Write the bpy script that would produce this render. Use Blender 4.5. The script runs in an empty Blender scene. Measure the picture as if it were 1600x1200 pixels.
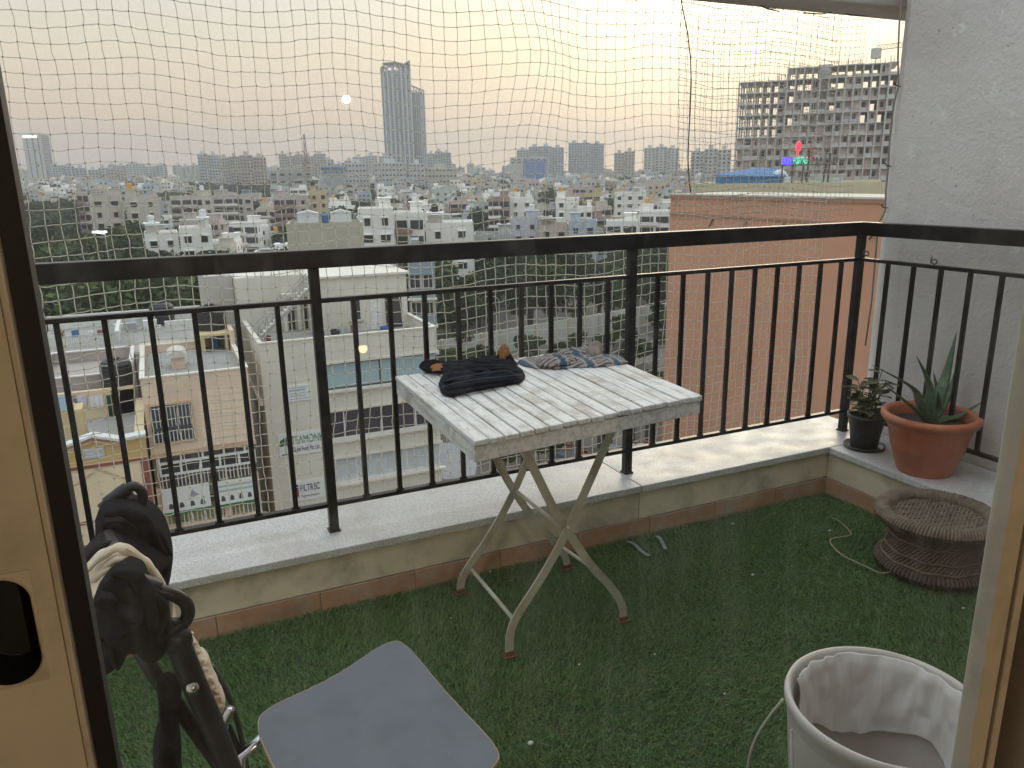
import bpy, math, random
import numpy as np
from mathutils import Vector, Matrix, noise
random.seed(11); rng = np.random.default_rng(5)
RAD = math.radians
scene = bpy.context.scene
COL = scene.collection

# ------------------------------------------------------------------ camera
EYE = Vector((0, 0, 1.5)); FPX = 1204.37
YAW, PITCH, ROLL = 0.42735, 0.26074, -0.01547
def cam_axes():
    cy, sy, cp, sp = math.cos(YAW), math.sin(YAW), math.cos(PITCH), math.sin(PITCH)
    f = Vector((sy*cp, cy*cp, -sp)); r = Vector((cy, -sy, 0)); u = r.cross(f)
    cr, sr = math.cos(ROLL), math.sin(ROLL)
    return cr*r + sr*u, -sr*r + cr*u, f
CR, CU, CF = cam_axes()
cam = bpy.data.cameras.new('camera'); cam_o = bpy.data.objects.new('camera', cam); COL.objects.link(cam_o)
m = Matrix((CR, CU, -CF)).transposed().to_4x4(); m.translation = EYE; cam_o.matrix_world = m
cam.sensor_width = 36; cam.lens = FPX/1600*36; cam.clip_start = .02; cam.clip_end = 12000
scene.camera = cam_o

# ------------------------------------------------------------------ sky, sun, exposure
SUN_AZ, SUN_EL = RAD(41), RAD(18)          # azimuth clockwise from +Y (outwards), the glow at the right of the sky
SUN_DIR = Vector((math.sin(SUN_AZ)*math.cos(SUN_EL), math.cos(SUN_AZ)*math.cos(SUN_EL), math.sin(SUN_EL)))
world = bpy.data.worlds.new('World'); scene.world = world; world.use_nodes = True
nt = world.node_tree; nt.nodes.clear()
def wn(t, **kw):
    n = nt.nodes.new(t)
    for k, v in kw.items(): setattr(n, k, v)
    return n
wout = wn('ShaderNodeOutputWorld')
sky = wn('ShaderNodeTexSky', sky_type='NISHITA', sun_disc=False, sun_elevation=SUN_EL, sun_rotation=SUN_AZ, air_density=1.0, dust_density=1.5, ozone_density=1.0, altitude=900)
bg1 = wn('ShaderNodeBackground'); bg1.inputs['Strength'].default_value = .02
nt.links.new(sky.outputs[0], bg1.inputs[0])
tc = wn('ShaderNodeTexCoord'); nrm = wn('ShaderNodeVectorMath', operation='NORMALIZE'); nt.links.new(tc.outputs['Generated'], nrm.inputs[0])
sep = wn('ShaderNodeSeparateXYZ'); nt.links.new(nrm.outputs[0], sep.inputs[0])
def s2l(c): return tuple(((v/255)/12.92 if v/255 <= .04045 else ((v/255+.055)/1.055)**2.4) for v in c)
ramp = wn('ShaderNodeValToRGB'); nt.links.new(sep.outputs['Z'], ramp.inputs[0])
SKY = [(0, (.29,.30,.34)), (.03, (.375,.295,.28)), (.075, (.54,.36,.225)), (.14, (.58,.455,.28)), (.25, (.50,.515,.475)), (.42, (.46,.545,.60)), (1, (1.12,1.20,1.26))]   # brightens towards the zenith as a hazy sky does
els = ramp.color_ramp.elements
while len(els) < len(SKY): els.new(.5)
for e, (p, c) in zip(els, SKY): e.position = p; e.color = (*[v/1.3 for v in c], 1)
dot = wn('ShaderNodeVectorMath', operation='DOT_PRODUCT'); nt.links.new(nrm.outputs[0], dot.inputs[0]); dot.inputs[1].default_value = SUN_DIR
mx = wn('ShaderNodeMath', operation='MAXIMUM'); nt.links.new(dot.outputs['Value'], mx.inputs[0]); mx.inputs[1].default_value = 0
prev = ramp.outputs[0]
ext = wn('ShaderNodeMapRange', interpolation_type='SMOOTHSTEP'); nt.links.new(sep.outputs['Z'], ext.inputs['Value']); ext.inputs['From Min'].default_value = .035; ext.inputs['From Max'].default_value = .23   # thick air near the horizon dims the aureole
for power, col in ((15, (.44,.30,.09)), (70, (1.7,1.45,1.0))):          # aureole of the veiled sun: wide and narrow
    pw = wn('ShaderNodeMath', operation='POWER'); nt.links.new(mx.outputs[0], pw.inputs[0]); pw.inputs[1].default_value = power
    pe = wn('ShaderNodeMath', operation='MULTIPLY'); nt.links.new(pw.outputs[0], pe.inputs[0]); nt.links.new(ext.outputs[0], pe.inputs[1])
    glow = wn('ShaderNodeVectorMath', operation='SCALE'); glow.inputs[0].default_value = col; nt.links.new(pe.outputs[0], glow.inputs['Scale'])
    addc = wn('ShaderNodeVectorMath', operation='ADD'); nt.links.new(prev, addc.inputs[0]); nt.links.new(glow.outputs[0], addc.inputs[1]); prev = addc.outputs[0]
bg2 = wn('ShaderNodeBackground'); bg2.inputs['Strength'].default_value = 1.15; nt.links.new(addc.outputs[0], bg2.inputs[0])
addsh = wn('ShaderNodeAddShader'); nt.links.new(bg1.outputs[0], addsh.inputs[0]); nt.links.new(bg2.outputs[0], addsh.inputs[1]); nt.links.new(addsh.outputs[0], wout.inputs['Surface'])
sun = bpy.data.lights.new('sun', 'SUN'); sun.energy = .5; sun.angle = RAD(26); sun.color = (1, .86, .66)
sun_o = bpy.data.objects.new('sun', sun); COL.objects.link(sun_o); sun_o.rotation_euler = (-SUN_DIR).to_track_quat('-Z', 'Y').to_euler()
vs = scene.view_settings; vs.view_transform = 'Standard'; vs.look = 'None'; vs.gamma = 1; vs.exposure = .72; vs.use_curve_mapping = False
cy = scene.cycles; cy.use_denoising = True; cy.use_adaptive_sampling = True; cy.adaptive_threshold = .025; cy.max_bounces = 5; cy.diffuse_bounces = 4; cy.glossy_bounces = 3; cy.transparent_max_bounces = 24; cy.volume_bounces = 0; cy.caustics_reflective = False; cy.caustics_refractive = False
cy.sample_clamp_indirect = 6

# ------------------------------------------------------------------ helpers
HAZE_DENSITY = .00040
G = -26.0                                   # street level below the balcony floor
def ray(px, py): return CR*((px-800)/FPX) + CU*(-(py-600)/FPX) + CF
def on(px, py, ax, val):
    d = ray(px, py); return EYE + d*((val-EYE[ax])/d[ax])
def atY(px, py, Y): return on(px, py, 1, Y)
def atZ(px, py, z): return on(px, py, 2, z)
def polar(px, dist, z=G):
    d = ray(px, 285); d.z = 0; d.normalize(); p = d*dist; p.z = z; return p
def gz(x, y):                              # the town climbs gently with distance
    d = math.hypot(x, y); return G + min(22.5, max(0, d-170)*.0225)
def zat(px, py, dist):                      # height of pixel row at a horizontal distance
    d = ray(px, py); return EYE.z + d.z/math.hypot(d.x, d.y)*dist

ORG = {}
def tag(o, label=None, cat=None, group=None, kind=None):
    if label: o['label'] = label
    if cat: o['category'] = cat
    if group: o['group'] = group
    if kind: o['kind'] = kind
    return o
def empty(name, loc, label=None, cat=None, group=None, kind=None):
    o = bpy.data.objects.new(name, None); COL.objects.link(o); o.location = loc; o.empty_display_size = .1
    ORG[o.name] = Vector(loc); return tag(o, label, cat, group, kind)
def org(o): return ORG.get(o.name, Vector((0, 0, 0))) if o else Vector((0, 0, 0))
class MB:
    def __init__(s): s.v = []; s.f = []; s.m = []; s.mi = 0
    def add(s, vs, fs):
        b = len(s.v); s.v += [tuple(v) for v in vs]; s.f += [tuple(i+b for i in f) for f in fs]; s.m += [s.mi]*len(fs); return s
    def box(s, x0, x1, y0, y1, z0, z1):
        return s.add([(x0,y0,z0),(x1,y0,z0),(x1,y1,z0),(x0,y1,z0),(x0,y0,z1),(x1,y0,z1),(x1,y1,z1),(x0,y1,z1)],
                     [(3,2,1,0),(4,5,6,7),(0,1,5,4),(1,2,6,5),(2,3,7,6),(3,0,4,7)])
    def obox(s, c, ux, uy, uz):                # centre and three half-axes
        c, ux, uy, uz = map(Vector, (c, ux, uy, uz))
        return s.add([c+a*ux+b*uy+d*uz for d in (-1,1) for a, b in ((-1,-1),(1,-1),(1,1),(-1,1))],
                     [(3,2,1,0),(4,5,6,7),(0,1,5,4),(1,2,6,5),(2,3,7,6),(3,0,4,7)])
    def bar(s, a, b, w, h, up=(0,0,1)):
        a, b = Vector(a), Vector(b); d = b-a; L = d.length; d.normalize(); up = Vector(up)
        sd = d.cross(up)
        if sd.length < 1e-4: sd = d.cross(Vector((1,0,0)))
        sd.normalize(); u2 = sd.cross(d)
        return s.obox((a+b)/2, d*L/2, sd*w/2, u2*h/2)
    def tube(s, pts, r, n=10, cap=True, flat=None):
        pts = [Vector(p) for p in pts]; k = len(pts); rr = r if isinstance(r, (list, tuple)) else [r]*k
        vs = []; prev = None
        for i, p in enumerate(pts):
            t = (pts[min(i+1,k-1)]-pts[max(i-1,0)]).normalized()
            if prev is None:
                a = t.cross(Vector((0,0,1)));
                if a.length < 1e-3: a = t.cross(Vector((1,0,0)))
                a.normalize()
            else:
                a = prev - t*prev.dot(t); a.normalize()
            prev = a; b = t.cross(a)
            for j in range(n):
                q = 2*math.pi*j/n; vs.append(p + a*math.cos(q)*rr[i] + b*math.sin(q)*rr[i]*(flat or 1))
        fs = [(i*n+j, i*n+(j+1)%n, (i+1)*n+(j+1)%n, (i+1)*n+j) for i in range(k-1) for j in range(n)]
        if cap: fs += [tuple(range(n))[::-1], tuple(range((k-1)*n, k*n))]
        return s.add(vs, fs)
    def lathe(s, prof, c=(0,0,0), n=32, closed=False):
        c = Vector(c); k = len(prof)
        vs = [c+Vector((r*math.cos(2*math.pi*j/n), r*math.sin(2*math.pi*j/n), z)) for r, z in prof for j in range(n)]
        fs = [(i*n+j, i*n+(j+1)%n, (i+1)*n+(j+1)%n, (i+1)*n+j) for i in range(k-1) for j in range(n)]
        if closed: fs += [((k-1)*n+j, (k-1)*n+(j+1)%n, (j+1)%n, j) for j in range(n)]
        return s.add(vs, fs)
    def prism(s, poly, ax, lo, hi):            # polygon in the two other axes, extruded along ax
        def mk(u, w, t): return [(t,u,w),(u,t,w),(u,w,t)][ax]
        n = len(poly); vs = [mk(u,w,lo) for u,w in poly]+[mk(u,w,hi) for u,w in poly]
        return s.add(vs, [tuple(range(n))[::-1], tuple(range(n,2*n))]+[(i,(i+1)%n,n+(i+1)%n,n+i) for i in range(n)])
    def rot(s, c, ang):                         # turn everything so far about a vertical axis
        ca, sa = math.cos(ang), math.sin(ang)
        s.v = [(c[0]+(x-c[0])*ca-(y-c[1])*sa, c[1]+(x-c[0])*sa+(y-c[1])*ca, z) for x,y,z in s.v]; return s
    def build(s, name, mats, parent=None, smooth=False, kind=None, bevel=0, subsurf=0, label=None, cat=None, group=None):
        o0 = org(parent); me = bpy.data.meshes.new(name)
        v = s.v
        if parent is None and v and kind != 'structure':
            a = np.array(v); o0 = Vector(((a[:,0].min()+a[:,0].max())/2, (a[:,1].min()+a[:,1].max())/2, a[:,2].min()))
        me.from_pydata([(x-o0.x, y-o0.y, z-o0.z) for x,y,z in v], [], s.f)
        mats = mats if isinstance(mats, (list, tuple)) else [mats]
        for mt in mats: me.materials.append(mt)
        if len(mats) > 1: me.polygons.foreach_set('material_index', s.m)
        if smooth: me.polygons.foreach_set('use_smooth', [True]*len(me.polygons))
        me.update()
        ob = bpy.data.objects.new(name, me); COL.objects.link(ob)
        if parent: ob.parent = parent; ORG[ob.name] = org(parent)
        else: ob.location = o0; ORG[ob.name] = o0
        if bevel:
            b = ob.modifiers.new('bevel', 'BEVEL'); b.width = bevel; b.segments = 2; b.limit_method = 'ANGLE'
        if subsurf:
            b = ob.modifiers.new('smooth', 'SUBSURF'); b.levels = subsurf; b.render_levels = subsurf
        return tag(ob, label, cat, group, kind)
def np_mesh(name, V, F, mat, parent=None, kind=None, smooth=False, loc=None):
    """V (n,3), F (m,k) arrays of one face size"""
    me = bpy.data.meshes.new(name); V = np.asarray(V, dtype=np.float32); F = np.asarray(F, dtype=np.int32)
    me.vertices.add(len(V)); me.vertices.foreach_set('co', V.ravel())
    k = F.shape[1]; me.loops.add(F.size); me.loops.foreach_set('vertex_index', F.ravel())
    me.polygons.add(len(F)); me.polygons.foreach_set('loop_start', np.arange(0, F.size, k, dtype=np.int32))
    me.polygons.foreach_set('loop_total', np.full(len(F), k, dtype=np.int32))
    if smooth: me.polygons.foreach_set('use_smooth', np.ones(len(F), dtype=bool))
    for mt in (mat if isinstance(mat, (list, tuple)) else [mat]): me.materials.append(mt)
    me.update(calc_edges=True)
    o = bpy.data.objects.new(name, me); COL.objects.link(o)
    if parent: o.parent = parent; ORG[o.name] = org(parent)
    return tag(o, kind=kind)

# ------------------------------------------------------------------ materials
MATS = {}
def newmat(name):
    mt = bpy.data.materials.new(name); mt.use_nodes = True; n = mt.node_tree
    return mt, n, n.nodes['Principled BSDF']
def N(n, t, **kw):
    q = n.nodes.new(t)
    for k, v in kw.items(): setattr(q, k, v)
    return q
def coords(n, scale=(1,1,1), rand=False, space='Object'):
    tc = N(n, 'ShaderNodeTexCoord'); out = tc.outputs[space]
    if rand:
        oi = N(n, 'ShaderNodeObjectInfo'); a = N(n, 'ShaderNodeVectorMath', operation='MULTIPLY_ADD')
        n.links.new(oi.outputs['Random'], a.inputs[0]); a.inputs[1].default_value = (37, 53, 71); n.links.new(out, a.inputs[2]); out = a.outputs[0]
    mp = N(n, 'ShaderNodeMapping'); mp.inputs['Scale'].default_value = scale; n.links.new(out, mp.inputs[0]); return mp.outputs[0]
def noise_tex(n, vec, scale, detail=4, rough=.55, dist=0):
    q = N(n, 'ShaderNodeTexNoise'); q.inputs['Scale'].default_value = scale; q.inputs['Detail'].default_value = detail; q.inputs['Roughness'].default_value = rough; q.inputs['Distortion'].default_value = dist
    n.links.new(vec, q.inputs['Vector']); return q.outputs['Fac']
def rampn(n, fac, stops):
    r = N(n, 'ShaderNodeValToRGB'); e = r.color_ramp.elements
    while len(e) < len(stops): e.new(.5)
    for a, (p, c) in zip(e, stops): a.position = p; a.color = (*c, 1) if len(c) == 3 else c
    n.links.new(fac, r.inputs[0]); return r.outputs[0]
def mixc(n, fac, a, b, blend='MIX'):
    q = N(n, 'ShaderNodeMix', data_type='RGBA', blend_type=blend)
    for s, v in ((q.inputs[0], fac), (q.inputs[6], a), (q.inputs[7], b)):
        if isinstance(v, (int, float)): s.default_value = v
        elif isinstance(v, tuple): s.default_value = (*v, 1) if len(v) == 3 else v
        else: n.links.new(v, s)
    return q.outputs[2]
def bump(n, p, h, strength=.3, dist=.01):
    b = N(n, 'ShaderNodeBump'); b.inputs['Strength'].default_value = strength; b.inputs['Distance'].default_value = dist
    n.links.new(h, b.inputs['Height']); n.links.new(b.outputs[0], p.inputs['Normal'])
def M(name, col, rough=.7, metal=0, var=.18, scale=3., stretch=(1,1,1), bmp=0, bscale=None, spec=.5, rand=True, dirt=None, dirt_amt=.0, dirt_scale=2., trans=0):
    """plain material with a mottled colour, optional dirt patches and fine relief"""
    if name in MATS: return MATS[name]
    mt, n, p = newmat(name); v = coords(n, stretch, rand)
    f = noise_tex(n, v, scale, 5, .6)
    c = rampn(n, f, [(.3, tuple(x*(1-var) for x in col)), (.7, tuple(min(1, x*(1+var*.6)) for x in col))])
    if dirt:
        d = noise_tex(n, v, dirt_scale, 6, .65, .3); dm = rampn(n, d, [(.5-.1*dirt_amt, (0,0,0)), (.62+.2*(1-dirt_amt), (1,1,1))])
        c = mixc(n, dm, c, dirt)
    n.links.new(c, p.inputs['Base Color']); p.inputs['Roughness'].default_value = rough; p.inputs['Metallic'].default_value = metal
    p.inputs['Specular IOR Level'].default_value = spec
    if bmp: bump(n, p, noise_tex(n, coords(n, (1,1,1), rand), bscale or scale*8, 4), bmp, .004 if (bscale or 9) > 30 else .02)
    MATS[name] = mt; return mt
def emit(name, col, strength):
    if name in MATS: return MATS[name]
    mt, n, p = newmat(name); p.inputs['Base Color'].default_value = (*col, 1); p.inputs['Emission Color'].default_value = (*col, 1); p.inputs['Emission Strength'].default_value = strength
    mt.cycles.emission_sampling = 'NONE'; MATS[name] = mt; return mt
def wallm(name, col, amt=.5):
    """painted render: faint vertical rain streaks and blotches"""
    if name in MATS: return MATS[name]
    mt, n, p = newmat(name); v = coords(n, (1,1,1), True); v2 = coords(n, (1.6,1.6,.12), True)
    f = noise_tex(n, v, .35, 6, .6); c = rampn(n, f, [(.3, tuple(x*.84 for x in col)), (.7, col)])
    s = noise_tex(n, v2, 1.1, 5, .65); sm = rampn(n, s, [(.48, (0,0,0)), (.78, (min(1, amt*.6),)*3)])
    c = mixc(n, sm, c, (col[0]*.42+.02, col[1]*.40+.02, col[2]*.38+.02))
    n.links.new(c, p.inputs['Base Color']); p.inputs['Roughness'].default_value = .9; p.inputs['Specular IOR Level'].default_value = .2
    MATS[name] = mt; return mt
def glassm(name, col, rough=.12):
    if name in MATS: return MATS[name]
    mt, n, p = newmat(name); p.inputs['Base Color'].default_value = (*col, 1); p.inputs['Roughness'].default_value = rough; p.inputs['Specular IOR Level'].default_value = .8
    MATS[name] = mt; return mt

# ================================================================== BALCONY
YR, XR = 2.685, 3.06            # railing planes
ZT, ZM, ZB, ZL = 1.277, 1.11, .354, .24
YL, XL = 2.54, 2.8155           # inner edges of the ledge
YOUT, XOUT = 2.94, 3.19
YD = .6                         # glass door plane

# ---- materials
def granite():
    mt, n, p = newmat('granite'); v = coords(n, rand=True)
    vo = N(n, 'ShaderNodeTexVoronoi'); vo.inputs['Scale'].default_value = 420; n.links.new(v, vo.inputs['Vector'])
    sp = N(n, 'ShaderNodeSeparateColor'); n.links.new(vo.outputs['Color'], sp.inputs[0])
    c = rampn(n, sp.outputs[0], [(0, (.26,.255,.25)), (.25, (.50,.49,.48)), (.6, (.64,.63,.62)), (1, (.76,.755,.74))])
    f = noise_tex(n, v, 2.2, 7, .7, .6); dm = rampn(n, f, [(.46, (0,0,0)), (.68, (.75,.75,.75))])
    c = mixc(n, dm, c, (.42,.38,.33)); n.links.new(c, p.inputs['Base Color'])
    r = rampn(n, noise_tex(n, v, 9, 5), [(.35, (.34,)*3), (.75, (.55,)*3)]); n.links.new(r, p.inputs['Roughness'])
    bump(n, p, noise_tex(n, v, 60, 3), .06, .002); return mt
def stucco():
    mt, n, p = newmat('stucco'); v = coords(n)
    f = noise_tex(n, v, 1.4, 6, .6, .3); c = rampn(n, f, [(.3, (.61,.56,.54)), (.5, (.71,.665,.64)), (.75, (.77,.735,.71))])
    v2 = coords(n, (3, 3, .25)); s = noise_tex(n, v2, 2.2, 5, .7); sm = rampn(n, s, [(.56, (0,0,0)), (.75, (.5,)*3)]); c = mixc(n, sm, c, (.53,.49,.48))
    # flaked spots
    fl = noise_tex(n, v, 7, 6, .7, .6); fm = rampn(n, fl, [(.60, (0,0,0)), (.64, (.8,)*3)]); c = mixc(n, fm, c, (.80,.79,.77))
    sp = noise_tex(n, v, 40, 3); spm = rampn(n, sp, [(.68, (0,0,0)), (.72, (.75,)*3)]); c = mixc(n, spm, c, (.30,.27,.25))
    n.links.new(c, p.inputs['Base Color']); p.inputs['Roughness'].default_value = .92; p.inputs['Specular IOR Level'].default_value = .15
    a = N(n, 'ShaderNodeMath', operation='ADD'); n.links.new(noise_tex(n, v, 9, 6, .65), a.inputs[0])
    b2 = N(n, 'ShaderNodeMath', operation='MULTIPLY'); n.links.new(noise_tex(n, v, 70, 4, .6), b2.inputs[0]); b2.inputs[1].default_value = .35; n.links.new(b2.outputs[0], a.inputs[1])
    bump(n, p, a.outputs[0], .55, .02); return mt
def oldwood():
    mt, n, p = newmat('weathered_white_wood'); v = coords(n, (10, 1.0, 10), True); vr = coords(n, (1,1,1), True)
    g = noise_tex(n, v, 6, 6, .65, .5); c = rampn(n, g, [(.32, (.46,.43,.40)), (.5, (.70,.69,.67)), (.75, (.80,.795,.785))])
    w = noise_tex(n, vr, 9, 6, .7, .6); wm = rampn(n, w, [(.50, (0,0,0)), (.66, (.7,)*3)]); c = mixc(n, wm, c, (.36,.30,.24))
    k = noise_tex(n, vr, 45, 3); km = rampn(n, k, [(.70, (0,0,0)), (.75, (.8,)*3)]); c = mixc(n, km, c, (.14,.11,.09))
    n.links.new(c, p.inputs['Base Color']); p.inputs['Roughness'].default_value = .62
    bump(n, p, g, .25, .002); return mt
GRANITE, STUCCO, WOOD = granite(), stucco(), oldwood()
BLACKM = M('black_paint', (.008,.008,.010), .32, 0, .3, 14, dirt=(.045,.044,.044), dirt_amt=.2, dirt_scale=9, bmp=.05, bscale=80, spec=.3)
RISER = M('beige_riser', (.72,.63,.47), .6, 0, .14, 4, dirt=(.30,.25,.19), dirt_amt=.4, dirt_scale=5)
TILE = M('terracotta_tile', (.46,.26,.155), .55, 0, .2, 6, dirt=(.42,.36,.30), dirt_amt=.35, dirt_scale=14)
GROUT = M('grout', (.22,.19,.16), .9)
CREAM = M('cream_aluminium', (.68,.62,.49), .45, 0, .10, 6, dirt=(.42,.37,.28), dirt_amt=.15, dirt_scale=7, bmp=.03, bscale=300)
GASKET = M('black_gasket', (.012,.012,.012), .6)
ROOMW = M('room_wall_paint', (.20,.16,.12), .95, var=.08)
PLASTER_IN = M('room_plaster', (.55,.48,.38), .9, var=.06, bmp=.05, bscale=60)
TURFBASE = M('turf_backing', (.03,.07,.028), .95, var=.3, scale=30)

# ---- floor slab, ledge, soffit, wall
MB().box(-6.2, XL+.01, YD+.10, YL+.01, -.25, -.002).build('balcony_floor', TURFBASE, kind='structure')
led = empty('ledge', (0, YL, 0), kind='structure')
MB().box(-6.2, XOUT-.01, YL+.03, YOUT-.015, -.25, ZL-.03).box(XL+.03, XOUT-.01, YD+.1, YL+.028, -.25, ZL-.03).build('core', RISER, led)
MB().box(-6.2, XOUT-.02, YOUT-.015, YOUT-.003, -.6, ZL-.032).build('outer_face', wallm('own_outer', (.5,.42,.33)), led)
for x0, x1 in ((-6.2, -1.03), (-1.026, 1.742), (1.746, XOUT)):       # granite slabs of the front ledge
    MB().box(x0, x1, YL-.012, YOUT, ZL-.03, ZL).build('granite_slab', GRANITE, led, bevel=.003)
for y0, y1 in ((YD+.1, 1.30), (1.304, YL-.016)):
    MB().box(XL-.012, XOUT, y0, y1, ZL-.03, ZL).build('granite_slab', GRANITE, led, bevel=.003)
for x0, x1 in ((-6.2, -1.03), (-1.027, 1.745), (1.748, XL+.03)):
    MB().box(x0, x1, YL+.006, YL+.03, .082, ZL-.0305).build('riser_slab', RISER, led, bevel=.0015)
for y0, y1 in ((YD+.1, 1.30), (1.303, YL+.005)):
    MB().box(XL+.006, XL+.03, y0, y1, .082, ZL-.0305).build('riser_slab', RISER, led, bevel=.0015)
x = .0385-.352*5
while x < XL:
    a, b = x+.0015, min(x+.352, XL+.004)-.0015
    MB().box(a, b, YL, YL+.03, -.01, .079+random.uniform(-.0012,.0012)).build('skirting_tile', TILE, led, bevel=.0015); x += .352
y = YL-.352
while y > YD:
    MB().box(XL, XL+.03, max(y, YD+.1)+.0015, y+.352-.0015, -.01, .079+random.uniform(-.0012,.0012)).build('skirting_tile', TILE, led, bevel=.0015); y -= .352
MB().box(-6.2, XOUT, YL+.004, YL+.029, -.01, .081).box(XL+.004, XL+.029, YD+.1, YL, -.01, .0812).build('grout_bed', GROUT, led)

w = MB(); ch = .035
w.prism([(3.20, YD-.3), (3.20, 2.70-ch), (3.20+ch*.4, 2.70-ch*.25), (3.20+ch, 2.70+.02), (3.75, 2.72), (3.75, YD-.3)], 2, -1.5, 3.6)
w.build('wall_right', STUCCO, kind='structure', bevel=.008)
MB().box(-6.4, 3.9, 2.803, 3.03, 2.24, 2.46).build('edge_beam', M('soffit', (.5,.45,.4), .9), kind='structure', bevel=.01)
MB().box(-6.6, -6.2, YD+.02, 3.0, -.3, 3.0).build('wall_left', STUCCO, kind='structure')

# ---- artificial turf, one blade at a time
def turf():
    nb = 340000
    X = rng.uniform(-.75, XL-.002, nb); Y = rng.uniform(.8, YL-.002, nb)
    L = rng.uniform(.011, .023, nb)*(1+.25*np.sin(X*9+2*np.sin(Y*7))*np.sin(Y*11))
    a = rng.uniform(0, 2*np.pi, nb); lean = rng.uniform(.25, 1.15, nb); wv = rng.uniform(.0006, .0011, nb)
    # nap: the pile leans a little in patches
    dx = np.cos(a)*lean + .35*np.sin(X*3.1+Y*2.3); dy = np.sin(a)*lean + .35*np.cos(X*2.2-Y*3.7)
    sx, sy = -np.sin(a)*wv, np.cos(a)*wv
    z = np.zeros(nb)-.001
    mid = np.c_[X+dx*L*.35, Y+dy*L*.35, L*.62]; tip = np.c_[X+dx*L*.95, Y+dy*L*.95, L*(.78+.22*rng.random(nb))*(1/(1+.25*lean))]
    V = np.stack([np.c_[X-sx,Y-sy,z], np.c_[X+sx,Y+sy,z], mid+np.c_[sx,sy,z*0]*.9, mid-np.c_[sx,sy,z*0]*.9, tip], 1)
    b = (np.arange(nb)*5)[:,None]
    F = np.concatenate([b+[0,1,2], b+[0,2,3], b+[3,2,4]], 1).reshape(-1,3)
    mt, n, p = newmat('turf_blade'); g = N(n, 'ShaderNodeNewGeometry'); v = coords(n)
    c = rampn(n, g.outputs['Random Per Island'], [(0, (.045,.105,.030)), (.45, (.085,.185,.052)), (.8, (.125,.245,.078)), (.93, (.18,.22,.09)), (1, (.26,.25,.13))])
    f = noise_tex(n, v, 2.2, 4); fm = rampn(n, f, [(.4, (0,0,0)), (.7, (.6,)*3)]); c = mixc(n, fm, c, (.095,.165,.055))
    n.links.new(c, p.inputs['Base Color']); p.inputs['Roughness'].default_value = .55; p.inputs['Specular IOR Level'].default_value = .3
    o = np_mesh('artificial_turf', V.reshape(-1,3), F, mt, kind='stuff')
    tag(o, 'dark green artificial turf laid over the balcony floor', 'turf')
turf()

# ---- railing
rl = empty('balcony_railing', (XR, YR, ZL), 'black painted metal balcony railing with thin upright bars', 'railing')
MB().box(-1.6, XR+.027, YR-.027, YR+.027, ZT-.062, ZT).build('top_rail', BLACKM, rl, bevel=.003)
MB().box(XR-.027, XR+.027, YD+.12, YR-.0275, ZT-.062, ZT).build('top_rail', BLACKM, rl, bevel=.003)
for z in (ZM, ZB):
    MB().box(-1.6, XR-.012, YR-.013, YR+.013, z-.016, z).build('mid_rail' if z == ZM else 'bottom_rail', BLACKM, rl, bevel=.002)
    MB().box(XR-.013, XR+.013, YD+.12, YR-.012, z-.016, z).build('mid_rail' if z == ZM else 'bottom_rail', BLACKM, rl, bevel=.002)
PITCHB = .1305
def baluster(x, y):
    z1, z0 = ZM-.0165, ZB+.0005
    MB().box(x-.0085, x+.0085, y-.0085, y+.0085, z0, z1).box(x-.015, x+.015, y-.0075, y+.0075, z0-.0003, z0+.005).build('baluster', BLACKM, rl, bevel=.002)
def post(x, y):
    b = MB().box(x-.017, x+.017, y-.017, y+.017, ZL+.002, ZT-.0625); o = b.build('post', BLACKM, rl, bevel=.003)
    MB().box(x-.022, x+.022, y-.022, y+.022, ZL-.001, ZL+.008).build('base_collar', BLACKM, o, bevel=.003)
for k in range(-10, 21):
    x = .484 + k*PITCHB - (0 if k < 0 else 0)
    if k in (0, 10, -10): post(.484 if k == 0 else (1.771 if k == 10 else x), YR)
    elif x < 3.0: baluster(x if k < 10 else 1.771+(k-10)*PITCHB, YR)
post(XR, YR)
for k in range(1, 15):
    y = YR-.03-k*.1345
    if y > YD+.2: (post if k == 11 else baluster)(XR, y)

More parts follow.
